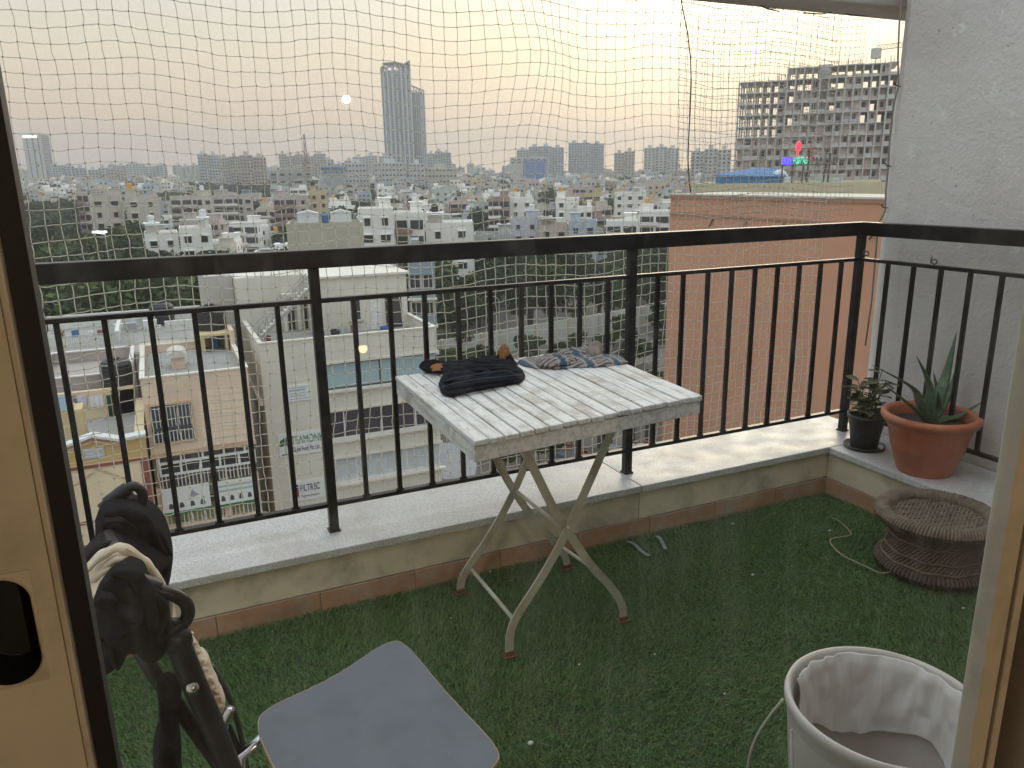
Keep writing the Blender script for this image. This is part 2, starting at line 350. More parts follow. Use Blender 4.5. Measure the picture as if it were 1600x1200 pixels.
# ---- bird net: knotted cord, hung outside the railing
def net(X0, X1, Z0, Z1, cell, Yp, name, warp, cordr, seed, mats, parent):
    nx, nz = int((X1-X0)/cell)+1, int((Z1-Z0)/cell)+1
    P = np.zeros((nx, nz, 3))
    for i in range(nx):
        for j in range(nz):
            x, z = X0+i*cell, Z0+j*cell
            n1 = noise.noise_vector(Vector((x*1.6+seed, z*1.4, 3.1))); n2 = noise.noise_vector(Vector((x*7+seed, z*7, 8.2))); n3 = noise.noise_vector(Vector((x*.55+seed, z*.5, 1.3)))
            bx = .075*math.exp(-((x-1.40)**2/.030+(z-1.95)**2/.05)); lo = max(0, 1-(z-.24)/1.2)
            n4 = noise.noise_vector(Vector((x*3.2+seed, z*3.0, 5.7)))
            P[i,j] = (x + warp*(.020*n1.x+.010*n2.x)+bx*warp + lo*.02*n4.x, Yp + warp*(.05*n3.y+.02*n1.y), z + warp*(.026*n1.z+.010*n2.z+.03*n3.z) + .012*warp*math.cos(x*9) - lo*.012*abs(n4.z))
    segs = []
    for A, B in ((P[:-1].reshape(-1,3), P[1:].reshape(-1,3)), (P[:,:-1].reshape(-1,3), P[:,1:].reshape(-1,3))):
        mid = (A+B)/2 + rng.normal(0, cell*.035, A.shape); mid[:,2] -= cell*.03
        segs += [(A, mid), (mid, B)]
    A = np.concatenate([s[0] for s in segs]); B = np.concatenate([s[1] for s in segs]); d = B-A; d /= np.linalg.norm(d, axis=1)[:,None]
    e1 = np.cross(d, np.array([.13,.97,.21])); e1 /= np.linalg.norm(e1, axis=1)[:,None]; e2 = np.cross(d, e1)
    V = []
    for Pt in (A, B):
        for k in range(4):
            q = 2*math.pi*k/4; V.append(Pt + (e1*math.cos(q)+e2*math.sin(q))*(cordr*(1+.45*np.clip((1.45-Pt[:,2:3])/.3, 0, 1))))
    V = np.stack(V, 1).reshape(-1,3); b = (np.arange(len(A))*8)[:,None]
    F = np.concatenate([b+[k, (k+1)%4, 4+(k+1)%4, 4+k] for k in range(4)], 1).reshape(-1,4)
    np_mesh('cord_mesh', V, F, mats[0], parent, 'stuff')
    K = P.reshape(-1,3); r = cordr*2.5; off = np.array([(1,0,0),(-1,0,0),(0,1,0),(0,-1,0),(0,0,1),(0,0,-1)])*r
    V = (K[:,None,:]+off[None]).reshape(-1,3); b = (np.arange(len(K))*6)[:,None]
    F = np.concatenate([b+t for t in ([0,2,4],[2,1,4],[1,3,4],[3,0,4],[2,0,5],[1,2,5],[3,1,5],[0,3,5])], 1).reshape(-1,3)
    np_mesh('knot_mesh', V, F, mats[1], parent, 'stuff')
CORD = M('net_cord', (.84,.81,.70), .7, var=.12, scale=8, rand=False); KNOT = M('net_knot', (.07,.055,.06), .8)
CORD2 = M('net_cord_grey', (.42,.40,.38), .7, var=.1, rand=False)
def nylon(mt, k):
    n = mt.node_tree; p = n.nodes['Principled BSDF']; out = n.nodes['Material Output']; t = N(n, 'ShaderNodeBsdfTranslucent'); t.inputs[0].default_value = (.80,.78,.72,1); m2 = N(n, 'ShaderNodeMixShader'); m2.inputs[0].default_value = k
    n.links.new(p.outputs[0], m2.inputs[1]); n.links.new(t.outputs[0], m2.inputs[2]); n.links.new(m2.outputs[0], out.inputs['Surface'])
nylon(CORD, .68); nylon(CORD2, .4)
nt1 = empty('bird_net', (0, 0, 0), 'pale knotted bird net hung across the whole balcony outside the railing', 'net')
net(-1.3, 3.15, .20, 2.60, .047, YOUT+.03, 'bird_net', 1.0, .00112, 4.2, (CORD, KNOT), nt1)
nt2 = empty('bird_net', (0, 0, 0), 'finer second layer of bird net edged by a dark rope beside the stucco wall', 'net')
net(2.24, 3.38, 1.30, 2.30, .031, YOUT+.11, 'bird_net', .7, .0010, 9.7, (CORD2, KNOT), nt2)
ROPE = M('dark_rope', (.10,.075,.06), .85)
pts = [atY(px, py, YOUT+.09) for px, py in ((1058,-40),(1066,10),(1074,50),(1079,90),(1080,130),(1078,180),(1076,215),(1075,250),(1077,285),(1079,300))]
MB().tube(pts, .0028, 6).build('edge_rope', ROPE, nt2, smooth=True)
pts = [on(px, py, 0, 3.185) for px, py in ((1410,-20),(1405,40),(1403,90),(1404,135),(1396,165),(1390,220),(1388,262),(1384,300),(1383,330),(1372,350),(1368,400),(1362,470),(1352,540))]
MB().tube(pts, .004, 6).build('tie_rope', M('grey_rope', (.26,.24,.22), .9), nt1, smooth=True)
for px, py in ((1404,135),(1390,260),(1384,325)):
    p0 = on(px, py, 0, 3.19); MB().tube([p0+Vector((.012,.0,.0)), p0+Vector((-.02,.0,.004)), p0+Vector((-.028,.004,.016)), p0+Vector((-.016,.006,.02))], .0025, 6).build('wall_hook', BLACKM, nt1, smooth=True)
for c in (((1180,4),(1200,14),(1218,18)), ((1256,20),(1285,22),(1303,18)), ((1308,16),(1330,24),(1362,24)), ((1366,25),(1382,24),(1394,21))):
    MB().tube([atY(px, py, YOUT+.05) for px, py in c], .003, 6).build('top_rope', ROPE, nt2, smooth=True)
# loose ties on the corner post and side rail
for px, py in ((1358,398),(1464,411)):
    p0 = on(px, py, 0, XR); MB().tube([p0+Vector((-.02, .016*math.cos(t*.9), .014*math.sin(t*.9)+.002*t)) for t in range(9)], .003, 6).build('tie_knot', ROPE, nt1, smooth=True)

# ================================================================== THINGS ON THE BALCONY
STEEL = M('cream_steel', (.50,.48,.40), .5, 0, .12, 9, dirt=(.34,.27,.18), dirt_amt=.15, dirt_scale=12)
RUST = M('rusty_foot', (.16,.07,.035), .8, var=.4, scale=60)
# ---- folding table
TZ = .84
c_nl, c_fl, c_nr, c_fr = (atZ(740,690,TZ), atZ(616,588,TZ), atZ(1098,617,TZ), atZ(922,543,TZ))
def tq(b):
    out = []
    for x, y, z in b.v:
        u, v = (x-TX0)/(TX1-TX0), (y-TY0)/(TY1-TY0); p = (c_nl.lerp(c_nr, u)).lerp(c_fl.lerp(c_fr, u), v); out.append((p.x, p.y, z))
    b.v = out; return b
TX0, TX1 = (c_nl.x+c_fl.x)/2, (c_nr.x+c_fr.x)/2-.01
TY0, TY1 = (c_nl.y+c_nr.y)/2-.02, (c_fl.y+c_fr.y)/2
tb = empty('folding_table', ((TX0+TX1)/2, (TY0+TY1)/2, 0), 'weathered white slatted folding table with crossed metal legs', 'table')
NS = 17; sp = (TX1-TX0)/NS
for k in range(NS):
    a = TX0+k*sp; dz = random.uniform(-.0015, .0015)
    tq(MB().box(a+.0025, a+sp-.0025, TY0+random.uniform(-.002,.002), TY1+random.uniform(-.002,.002), TZ-.016+dz, TZ+dz)).build('slat', WOOD, tb, bevel=.003)
for (x0, x1, y0, y1) in ((TX0+.004, TX1-.004, TY0+.006, TY0+.028), (TX0+.004, TX1-.004, TY1-.028, TY1-.006), (TX0+.004, TX0+.026, TY0+.0285, TY1-.0285), (TX1-.026, TX1-.004, TY0+.0285, TY1-.0285)):
    tq(MB().box(x0, x1, y0, y1, TZ-.062, TZ-.0185)).build('apron', WOOD, tb, bevel=.002)
def leg_strip(pts, Y, w=.028, t=.006):
    P = [atY(px, py, Y) for px, py in pts]; P = [Vector((q.x, q.z)) for q in P]
    # resample with Catmull-Rom
    Q = []
    for i in range(len(P)-1):
        p0, p1, p2, p3 = P[max(i-1,0)], P[i], P[i+1], P[min(i+2,len(P)-1)]
        for s in range(6):
            u = s/6; Q.append(.5*((2*p1)+(p2-p0)*u+(2*p0-5*p1+4*p2-p3)*u*u+(3*p1-p0-3*p2+p3)*u**3))
    Q.append(P[-1]); b = MB(); n = len(Q); vs = []
    for i, q in enumerate(Q):
        d = (Q[min(i+1,n-1)]-Q[max(i-1,0)]).normalized(); s = Vector((-d.y, d.x))*w/2
        for yy in (Y-t/2, Y+t/2):
            for sg in (1, -1): vs.append((q.x+sg*s.x, yy, q.y+sg*s.y))
    fs = []
    for i in range(n-1):
        a, c = i*4, (i+1)*4
        fs += [(a, a+1, c+1, c), (a+2, c+2, c+3, a+3), (a, c, c+2, a+2), (a+1, a+3, c+3, c+1)]
    fs += [(0,2,3,1), (4*n-4, 4*n-3, 4*n-1, 4*n-2)]
    b.add(vs, fs); return b, Q
YN, YF = 1.99, 2.425
LEGS = [(((796,1024),(797,992),(808,962),(838,915),(866,868),(892,816),(920,755),(958,668)), YN, 0),
        (((974,966),(971,944),(955,918),(925,885),(900,850),(868,800),(835,735),(808,684)), YN+.012, 0),
        (((719,925),(722,905),(733,884),(760,845),(785,803),(808,757),(825,715),(838,680)), YF, 1),
        (((886,882),(881,866),(865,845),(838,815),(815,785),(790,745),(773,710),(765,690)), YF-.012, 1)]
cross = []
for pts, Y, far in LEGS:
    b, Q = leg_strip(pts, Y); lg = b.build('leg', STEEL, tb)
    f = Q[0]; MB().box(f.x-.022, f.x+.022, Y-.016, Y+.016, .010, .017).box(f.x-.015, f.x+.015, Y-.008, Y+.008, .0172, .030).build('foot', RUST, lg, bevel=.002)
    cross.append(Q)
def rod(pa, ya, pb, yb, r, name='cross_bar'):
    MB().tube([atY(*pa, ya), atY(*pb, yb)], r, 10).build(name, STEEL, tb, smooth=True)
rod((884,830), YN+.006, (803,764), YF-.006, .007); rod((806,972), YN-.001, (735,888), YF, .007); rod((933,893), YN+.012, (868,848), YF-.012, .006)
MB().tube([atY(888,824,YN-.012), atY(888,824,YN+.02)], .006, 10).build('rivet', STEEL, tb)

# ---- cloth helper: an outline filled with a folded, padded surface
def lump(outline, to3d, thick, axis, folds, seed, back=True, rings=22, nseg=120, amp=.35, fast=(.8,.35,.6), slow=(-.6,.5,.8)):
    P = [Vector(p) for p in outline]; fast, slow = Vector(fast), Vector(slow); per = [0]
    for i in range(len(P)): per.append(per[-1]+(P[(i+1)%len(P)]-P[i]).length)
    O = []
    for k in range(nseg):
        t = per[-1]*k/nseg
        i = max(j for j in range(len(P)) if per[j] <= t); u = (t-per[i])/(per[i+1]-per[i])
        O.append(P[i].lerp(P[(i+1)%len(P)], u))
    for _ in range(2): O = [(O[i-1]+O[i]*2+O[(i+1)%nseg])/4 for i in range(nseg)]
    c = sum(O, Vector((0,0)))/nseg; ax = Vector(axis); vs = []; fs = []
    sides = (1, -1) if back else (1, -.02)
    for sd in sides:
        b = len(vs)
        for r in range(rings+1):
            u = 1-(r/rings)
            for k in range(nseg):
                q = c.lerp(O[k], u); p3 = to3d(q)
                n1 = noise.noise(Vector((p3.x*folds+seed, p3.y*folds, p3.z*folds)))
                n2 = 1-abs(noise.noise(Vector((p3.x*folds*2.3+seed*2, p3.y*folds*2.3+5, p3.z*folds*2.3))))*2
                q4 = Vector((p3.dot(fast)*folds*2.6+seed, p3.dot(slow)*folds*.7, seed*1.3+n1*1.2))
                n3 = 1-abs(noise.noise(q4))*3.0
                h = thick*math.sqrt(max(0, 1-u**3.2))*(1+amp*n1*1.3+amp*.45*n2+amp*.42*n3)
                sh = noise.noise_vector(Vector((p3.x*folds*1.7, p3.y*folds*1.7+seed, p3.z*folds*1.7)))*thick*.25*(1-u*.6)
                vs.append(p3 + ax*h*sd + sh*(1 if sd > 0 else (1 if back else 0)))
        for r in range(rings):
            for k in range(nseg):
                a, d = b+r*nseg+k, b+r*nseg+(k+1)%nseg
                f = (a, d, d+nseg, a+nseg); fs.append(f if sd > 0 else f[::-1])
    bb = MB(); bb.add(vs, fs); return bb
def fabric(name, col, var=.25, bm=.25, sc=8):
    mt, n, p = newmat(name); v = coords(n, rand=True)
    c = rampn(n, noise_tex(n, v, sc, 5), [(.3, tuple(x*(1-var) for x in col)), (.7, tuple(min(1,x*(1+var)) for x in col))])
    n.links.new(c, p.inputs['Base Color']); p.inputs['Roughness'].default_value = .95; p.inputs['Specular IOR Level'].default_value = .15
    return mt
DENIM = fabric('dark_denim', (.006,.008,.014)); ORANGE = fabric('orange_cloth', (.30,.14,.06)); DARKF = fabric('black_cloth', (.008,.008,.010)); CREAMF = fabric('cream_cloth', (.66,.57,.45), .08)
BLACKWARM = fabric('charcoal_cloth', (.028,.024,.026))
def plaid(name):
    mt, n, p = newmat(name); v = coords(n); sx = N(n, 'ShaderNodeSeparateXYZ'); n.links.new(v, sx.inputs[0])
    w = N(n, 'ShaderNodeTexWave'); w.bands_direction = 'Y'; w.inputs['Scale'].default_value = 26; w.inputs['Distortion'].default_value = .35; n.links.new(v, w.inputs['Vector'])
    c = rampn(n, w.outputs['Fac'], [(.35, (.10,.08,.08)), (.55, (.34,.30,.28))])
    w2 = N(n, 'ShaderNodeTexWave'); w2.bands_direction = 'X'; w2.inputs['Scale'].default_value = 3.1; w2.inputs['Distortion'].default_value = .8; n.links.new(v, w2.inputs['Vector'])
    bl = rampn(n, w2.outputs['Fac'], [(.88, (0,0,0)), (.92, (1,1,1))]); c = mixc(n, bl, c, (.05,.11,.16))
    wh = rampn(n, w2.outputs['Fac'], [(.60, (0,0,0)), (.64, (.85,)*3), (.74, (.85,)*3), (.78, (0,0,0))]); c = mixc(n, wh, c, (.42,.39,.38))
    n.links.new(c, p.inputs['Base Color']); p.inputs['Roughness'].default_value = .95; return mt
PLAID = plaid('striped_cloth')
zt = lambda q: (lambda p: Vector((p.x, p.y, TZ+.003)))(atZ(q.x, q.y, TZ))
up = (0, 0, 1)
tr = empty('trousers', zt(Vector((750,600))), 'crumpled dark denim trousers with tan patches on the white table', 'trousers')
def tpart(name, outline, th, mat, parent, lift=0, folds=16, seed=1, amp=.35, side=None):
    f = lambda q: zt(q)+Vector((0,0,lift)); return lump(outline, f, th, up, folds, seed, back=False, amp=amp, fast=(.35,1,0), slow=(1,-.35,0)).build(name, mat, parent, smooth=True, subsurf=1)
main = tpart('seat_part', [(684,600),(700,585),(740,577),(790,572),(815,576),(822,590),(815,600),(780,606),(740,613),(705,622),(690,618)], .021, DENIM, tr, 0, 11, 3.3, .8)
tpart('folded_flap', [(688,590),(705,578),(745,570),(790,568),(805,574),(780,583),(740,588),(705,597)], .014, DENIM, tr, .013, 12, 6.1, .8)
tpart('trouser_leg', [(655,576),(665,571),(700,573),(740,570),(775,560),(800,562),(812,572),(790,580),(740,584),(700,586),(665,584)], .015, DENIM, tr, .002, 12, 9.2, .8)
tpart('waistband', [(654,576),(664,570),(690,570),(694,578),(676,584),(662,584)], .015, DENIM, tr, .004, 20, 2.2, .8)
tpart('tan_patch', [(672,582),(684,574),(694,578),(690,586),(676,588)], .008, ORANGE, tr, .014, 24, 4.2, .6)
tpart('tan_cuff', [(777,565),(784,553),(794,554),(798,564),(790,570),(780,571)], .030, ORANGE, tr, .008, 26, 7.7, .6)
tpart('turned_hem', [(772,570),(779,560),(800,560),(806,571),(790,577)], .020, DENIM, tr, .0, 26, 1.7, .6)
sh = empty('shirt', zt(Vector((890,570))), 'grey striped cotton shirt with blue checks lying on the table', 'shirt')
tpart('shirt_body', [(806,566),(830,562),(880,560),(915,560),(950,558),(975,562),(984,568),(950,573),(900,576),(865,578),(840,577),(818,573)], .016, PLAID, sh, 0, 20, 5.5, .5)
tpart('sleeve', [(836,572),(850,566),(880,566),(905,570),(890,576),(860,579),(842,578)], .018, PLAID, sh, .012, 24, 8.8, .5)
tpart('shirt_fold', [(850,564),(890,556),(925,549),(940,556),(905,564),(868,568)], .018, PLAID, sh, .008, 24, 2.8, .5)
tpart('grey_cuff', [(914,561),(920,548),(932,543),(944,551),(938,562),(926,566)], .028, fabric('grey_cloth', (.26,.22,.19)), sh, .010, 26, 3.9, .35)

# ---- chair with moulded plywood seat
ch = empty('plywood_chair', (.25, 1.25, 0), 'chair with dark grey laminated plywood seat and pale edge', 'chair')
LAM = M('grey_laminate', (.118,.133,.158), .36, 0, .10, 4, dirt=(.095,.10,.115), dirt_amt=.15, dirt_scale=14, bmp=.02, bscale=120)
PLY = M('plywood_edge', (.40,.29,.16), .6, 0, .25, 40, stretch=(1,1,12))
SZ = .45
def seat_grid(n=28, m=28, off=0):
    # corners on the seat plane: back-left, far-left(near rail), right, near
    A, B, C_ = atZ(384,1128,SZ), atZ(626,992,SZ), atZ(806,1194,SZ); D_ = A+(C_-B)
    vs = []
    for i in range(n+1):
        for j in range(m+1):
            u, v = i/n, j/m                        # u along A->B, v along A->D
            r = .16                                  # round the corners off
            uu, vv = u*2-1, v*2-1; k = (abs(uu)**5.5+abs(vv)**5.5)**(1/5.5); s = 1/k if k > 1 else 1
            uu, vv = uu*s*(1-.06*(1-vv*vv)*abs(uu)), vv*s*(1-.09*(1-uu*uu)*abs(vv)**2)
            P = (A+D_)/2 + (B-A)*((uu+1)/2) + (D_-A)*(vv/2)
            z = .016*(1-math.cos(uu*1.2)) + (-.012*max(0, uu-.45)**2*2.2) + .012*abs(vv)**3
            vs.append((P.x, P.y, P.z+z+off))
    return vs, [(i*(m+1)+j, i*(m+1)+j+1, (i+1)*(m+1)+j+1, (i+1)*(m+1)+j) for i in range(n) for j in range(m)]
tv, tf = seat_grid(); bv, bf = seat_grid(off=-.011)
seat = MB(); seat.add(tv, [f[::-1] for f in tf]); seat.build('seat', LAM, ch, smooth=True)
sc_ = Vector((sum(v[0] for v in tv)/len(tv), sum(v[1] for v in tv)/len(tv), 0))
def grow(v, k=.0022):
    d = Vector((v[0]-sc_.x, v[1]-sc_.y, 0)); L_ = max(d.length, 1e-6); d *= (1+k/L_); return (sc_.x+d.x, sc_.y+d.y, v[2])
bv = [grow(v) for v in bv]; te = [grow(v) for v in tv]
e = MB(); e.add(bv, tf); n_ = 28; m_ = 28; ring = [j for j in range(m_+1)]+[i*(m_+1)+m_ for i in range(1,n_+1)]+[n_*(m_+1)+j for j in range(m_-1,-1,-1)]+[i*(m_+1) for i in range(n_-1,0,-1)]
nv = len(bv); e.v += [(x, y, z-.0006) for x, y, z in te]; e.v += [(x, y, z-.0004) for x, y, z in tv]; R_ = len(ring)
e.f += [(ring[k], ring[(k+1)%R_], nv+ring[(k+1)%R_], nv+ring[k]) for k in range(R_)]+[(nv+ring[k], nv+ring[(k+1)%R_], 2*nv+ring[(k+1)%R_], 2*nv+ring[k]) for k in range(R_)]; e.m += [0]*R_*2
e.build('seat_edge', PLY, ch)
CHROME = M('satin_chrome', (.62,.62,.63), .25, 1, .05)
A, B, C_ = atZ(384,1128,SZ), atZ(626,992,SZ), atZ(806,1194,SZ); D_ = A+(C_-B)
ux = (B-A).normalized(); uy = (D_-A).normalized()
for base, s in ((A, 1), (D_, -1)):
    o_ = base+uy*.05*s; f0 = o_-ux*.02
    MB().tube([Vector((f0.x, f0.y, .012))-ux*.06, Vector((f0.x, f0.y, .2))-ux*.03, Vector((f0.x, f0.y, .42))-ux*.005, o_+ux*.02+Vector((0,0,-.016)), o_+ux*.30+Vector((0,0,-.026))], .011, 10).build('rear_leg', CHROME, ch, smooth=True)
    g0 = o_+ux*.30; MB().tube([g0+Vector((0,0,-.026)), g0+ux*.03+Vector((0,0,-.05)), Vector((g0.x,g0.y,.012))+ux*.05], .011, 10).build('front_leg', CHROME, ch, smooth=True)
def smooth_path(P, k=6):
    Q = []
    for i in range(len(P)-1):
        p0, p1, p2, p3 = P[max(i-1,0)], P[i], P[i+1], P[min(i+2,len(P)-1)]
        for s in range(k):
            u = s/k; Q.append(.5*((2*p1)+(p2-p0)*u+(2*p0-5*p1+4*p2-p3)*u*u+(3*p1-p0-3*p2+p3)*u**3))
    return Q+[P[-1]]
tp = [atY(px, py, 1.36) for px, py in ((362,1106),(353,1122),(349,1145),(353,1172),(368,1202),(392,1240))]
tp[-1].z = max(.3, tp[-1].z); MB().tube(smooth_path(tp), .0085, 10).build('back_tube', CHROME, ch, smooth=True)
tp = [atY(px, py, 1.40) for px, py in ((330,1040),(346,1066),(362,1100),(374,1140),(383,1185),(392,1240))]
MB().tube(smooth_path(tp), .010, 10, flat=.5).build('back_upright', M('dark_upright', (.02,.02,.022), .4), ch, smooth=True)
# ---- folding frame with hooked handles, cloths over it
FR = M('grey_tube', (.016,.017,.019), .40, 0, .25, 20, dirt=(.05,.05,.05), dirt_amt=.2, dirt_scale=20, spec=.4)
YA, YB = .97, 1.40
fr = empty('clothes_stand', (-.03, 1.2, 0), 'black tubular folding stand with two hooked handles beside the glass door', 'clothes stand')
def ptube(px, Y, r, name, parent, mat=FR, dy=0, flat=None):
    P = [atY(a, b, Y+dy*i/(len(px)-1)) for i, (a, b) in enumerate(px)]
    return MB().tube(smooth_path(P), r, 12, flat=flat).build(name, mat, parent, smooth=True)
hk = ptube([(200,908),(218,914),(240,921),(268,928),(288,940),(294,956),(288,972),(272,979),(262,974)], YA, .0085, 'handle', fr)
ptube([(205,909),(232,917),(246,922)], YA-.001, .0135, 'grip', hk)
hk = ptube([(158,794),(172,783),(192,768),(208,760),(220,766),(223,780),(217,796),(206,808)], YB, .0085, 'handle', fr)
ptube([(168,787),(186,773),(200,763)], YB-.001, .0125, 'grip', hk)
ptube([(268,975),(276,1000),(300,1060),(330,1130),(362,1210),(395,1290)], YA, .0155, 'main_tube', fr)
lower = [atY(395,1290,YA)]; e0 = lower[0]
MB().tube([e0, Vector((e0.x+.10, e0.y+.02, .012))], .0155, 12).build('main_tube', FR, fr, smooth=True)
ptube([(205,985),(240,1050),(290,1120),(340,1190),(400,1280)], YA+.10, .0115, 'brace_tube', fr)
ptube([(205,806),(235,900),(262,985),(300,1070),(352,1140),(390,1230)], YB, .0125, 'main_tube', fr)
q0 = atY(390,1230,YB); MB().tube([q0, Vector((q0.x+.06, q0.y+.02, .012))], .0125, 12).build('main_tube', FR, fr, smooth=True)
q1 = atY(400,1280,YA+.10); MB().tube([q1, Vector((q1.x+.02, q1.y, .012))], .0115, 12).build('brace_tube', FR, fr, smooth=True)
a_, b_ = atY(204,922,YA), atY(160,806,YB); MB().tube([a_, b_], .0085, 10).build('cross_tube', FR, fr, smooth=True)
q2 = atY(300,1065,YA); MB().tube([q2+Vector((0,-.02,0)), q2+Vector((0,.12,0))], .008, 10).build('pivot_pin', CHROME, fr, smooth=True)
q3 = atY(274,996,YA); MB().tube([q3+Vector((0,0,.012)), q3+Vector((.002,0,-.012))], .0185, 12).build('collar', FR, fr, smooth=True)
def hang(name, outline, Y, th, mat, label, cat, folds, seed, amp=.4, tilt=0, grp=None):
    t3 = lambda q: atY(q.x, q.y, Y+tilt*((q.y-900)/200))
    return lump(outline, t3, th, (0, -1, 0), folds, seed, amp=amp).build(name, mat, smooth=True, subsurf=1, label=label, cat=cat, group=grp)
hang('black_garment', [(148,835),(152,812),(168,792),(196,786),(224,800),(246,824),(266,846),(273,872),(270,893),(258,902),(240,893),(215,880),(180,868),(150,862)], YB-.05, .085, DARKF,
     'black crumpled garment hung over the far hooked handle', 'garment', 12, 3.0, .95)
hang('charcoal_garment', [(118,905),(124,870),(148,845),(176,836),(196,848),(190,866),(160,884),(136,905)], YB-.16, .055, BLACKWARM, 'charcoal cloth bunched under the cream cloth', 'garment', 15, 8.0, .9)
cc = hang('cream_cloth', [(112,925),(122,896),(150,866),(186,848),(206,858),(238,882),(262,915),(272,950),(276,985),(262,1000),(250,955),(226,910),(196,886),(168,888),(146,915),(138,950),(126,955)], YA+.14, .035, CREAMF,
     'cream cotton cloth draped over the folding frame', 'cloth', 18, 5.0, .9)
MB_ = lump([(280,985),(290,978),(306,1000),(326,1030),(340,1062),(352,1092),(350,1112),(336,1126),(326,1100),(310,1062),(294,1020)], lambda q: atY(q.x, q.y, YA+.10), .020, (0,-1,0), 34, 6.0, amp=.7)
o_ = MB_.build('hanging_end', CREAMF, cc, smooth=True, subsurf=1)
hang('dark_garment', [(140,962),(150,928),(172,910),(204,903),(228,907),(238,917),(262,935),(268,975),(262,998),(240,1004),(222,990),(205,1005),(185,1024),(160,1028),(144,1016)], YA+.02, .060, DARKF,
     'black soft garment bunched on the near hooked handle', 'garment', 14, 12.0, 1.0)
hang('dark_strap', [(246,1062),(262,1048),(278,1056),(284,1080),(278,1120),(284,1160),(286,1215),(262,1230),(240,1215),(238,1180),(248,1130)], YA+.06, .028, DARKF, 'black cloth strip hanging down beside the frame tube', 'cloth', 16, 15.0, .8)

# fold ridges that break up the hung cloths
def ridge(parent, px, Y, r, mat):
    P = smooth_path([atY(a, b, Y+random.uniform(-.006,.006)) for a, b in px], 7); n = len(P)
    MB().tube(P, [max(.0015, r*math.sin(math.pi*(i+.4)/(n-.2))**.6*(1+.15*math.sin(i*.9))) for i in range(n)], 12, flat=.75).build('fold', mat, parent, smooth=True, subsurf=1)
bg_, cg_, dg_, cr_ = (bpy.data.objects[k] for k in ('black_garment', 'charcoal_garment', 'dark_garment', 'cream_cloth'))
yf_ = YB-.05-.072
for px, r in ((((162,806),(196,800),(226,822),(250,858),(262,888)), .015), (((158,822),(190,822),(218,846),(240,884)), .013), (((156,840),(186,846),(210,868)), .011), (((182,794),(214,804),(244,832),(268,868)), .010)): ridge(bg_, px, yf_, r, DARKF)
yf_ = YA+.02-.050
for px, r in ((((172,898),(204,898),(226,918),(236,955),(240,992)), .013), (((156,915),(186,918),(206,945),(214,985)), .014), (((148,940),(174,950),(190,985),(184,1014)), .013), (((150,975),(166,985),(170,1015)), .010), (((222,925),(248,940),(258,970)), .010), (((176,906),(210,912),(224,940)), .008)): ridge(dg_, px, yf_, r, DARKF if r > .009 else BLACKWARM)
yf_ = YA+.14-.030
for px, r in ((((124,905),(156,872),(188,856),(226,878),(256,920)), .008), (((130,925),(160,888),(192,872),(226,896),(254,946)), .007), (((126,940),(150,902),(176,886)), .006), (((196,856),(232,884),(262,930),(268,968)), .007)): ridge(cr_, px, yf_, r, CREAMF)
yf_ = YA+.10-.020
for k in range(9):
    u = k/8; cx, cy = 291+u*46, 992+u*112; ridge(cr_, ((cx-9, cy+6), (cx+2, cy-1), (cx+12, cy-2)), yf_, .0052, CREAMF)
yf_ = YB-.16-.045
for px, r in ((((128,890),(150,860),(178,846)), .010), (((138,898),(164,870),(188,856)), .009)): ridge(cg_, px, yf_, r, BLACKWARM)
# stitched seams and fold ridges on the trousers
def tridge(px, z, r, mat, name='fold'):
    P = smooth_path([Vector((*atZ(a, b, TZ+z)[:2], TZ+z)) for a, b in px], 7); n = len(P)
    MB().tube(P, [max(.0008, r*math.sin(math.pi*(i+.4)/(n-.2))**.5) for i in range(n)], 10, flat=.8).build(name, mat, tr, smooth=True)
for px, z, r in ((((692,598),(730,588),(775,584),(812,580)), .028, .010), (((694,608),(735,602),(775,596),(814,592)), .022, .011), (((700,616),(740,608),(785,600)), .016, .008), (((662,577),(700,577),(745,574),(780,566)), .018, .009), (((700,588),(745,580),(790,575)), .034, .008)): tridge(px, z, r, DENIM)
SEAM = fabric('seam_thread', (.10,.12,.15), .1)
for px, z in ((((690,604),(735,594),(778,589),(816,585)), .0345), (((698,594),(742,585),(790,579)), .0405)): tridge(px, z, .0011, SEAM, 'seam')

# ---- wicker stool
WICK = M('brown_cane', (.20,.145,.10), .7, var=.35, scale=30, dirt=(.10,.07,.05), dirt_amt=.3, dirt_scale=14); WICK2 = M('dark_cane', (.11,.078,.055), .8, var=.4, scale=40)
sc = Vector((2.60, 1.80, .012)); SR, SH = .19, .245
st = empty('wicker_stool', sc, 'round brown wicker stool with woven sunken seat and waisted sides', 'stool')
MB().lathe([(SR*.86,.01),(SR*.78,SH*.25),(SR*.745,SH*.47),(SR*.80,SH*.7),(SR*.90,SH*.88)], sc, 40).build('core', WICK2, st, smooth=True)
def hyper(u, t, s, r0=0):
    z = .03+(SH-.05)*t; r = SR*(.80+.30*(abs(t-.47))**1.5*1.3)+r0; a = 2*math.pi*u+s*1.0*(t-.5)
    return sc+Vector((r*math.cos(a), r*math.sin(a), z))
NC = 64
for s in (1, -1):
    for k in range(NC):
        MB().tube([hyper(k/NC, t/6, s*(1 if 1 else 0), .003 if s > 0 else -.001) for t in range(7)], .0042, 5, cap=False).build('cane', WICK, st, smooth=True)
for t in (.12, .30, .58, .76):
    MB().tube([hyper(q/48, t+.010*math.sin(q*1.3), 0, .010) for q in range(49)], .0045, 6).build('binding_cord', WICK, st, smooth=True)
rim = MB()
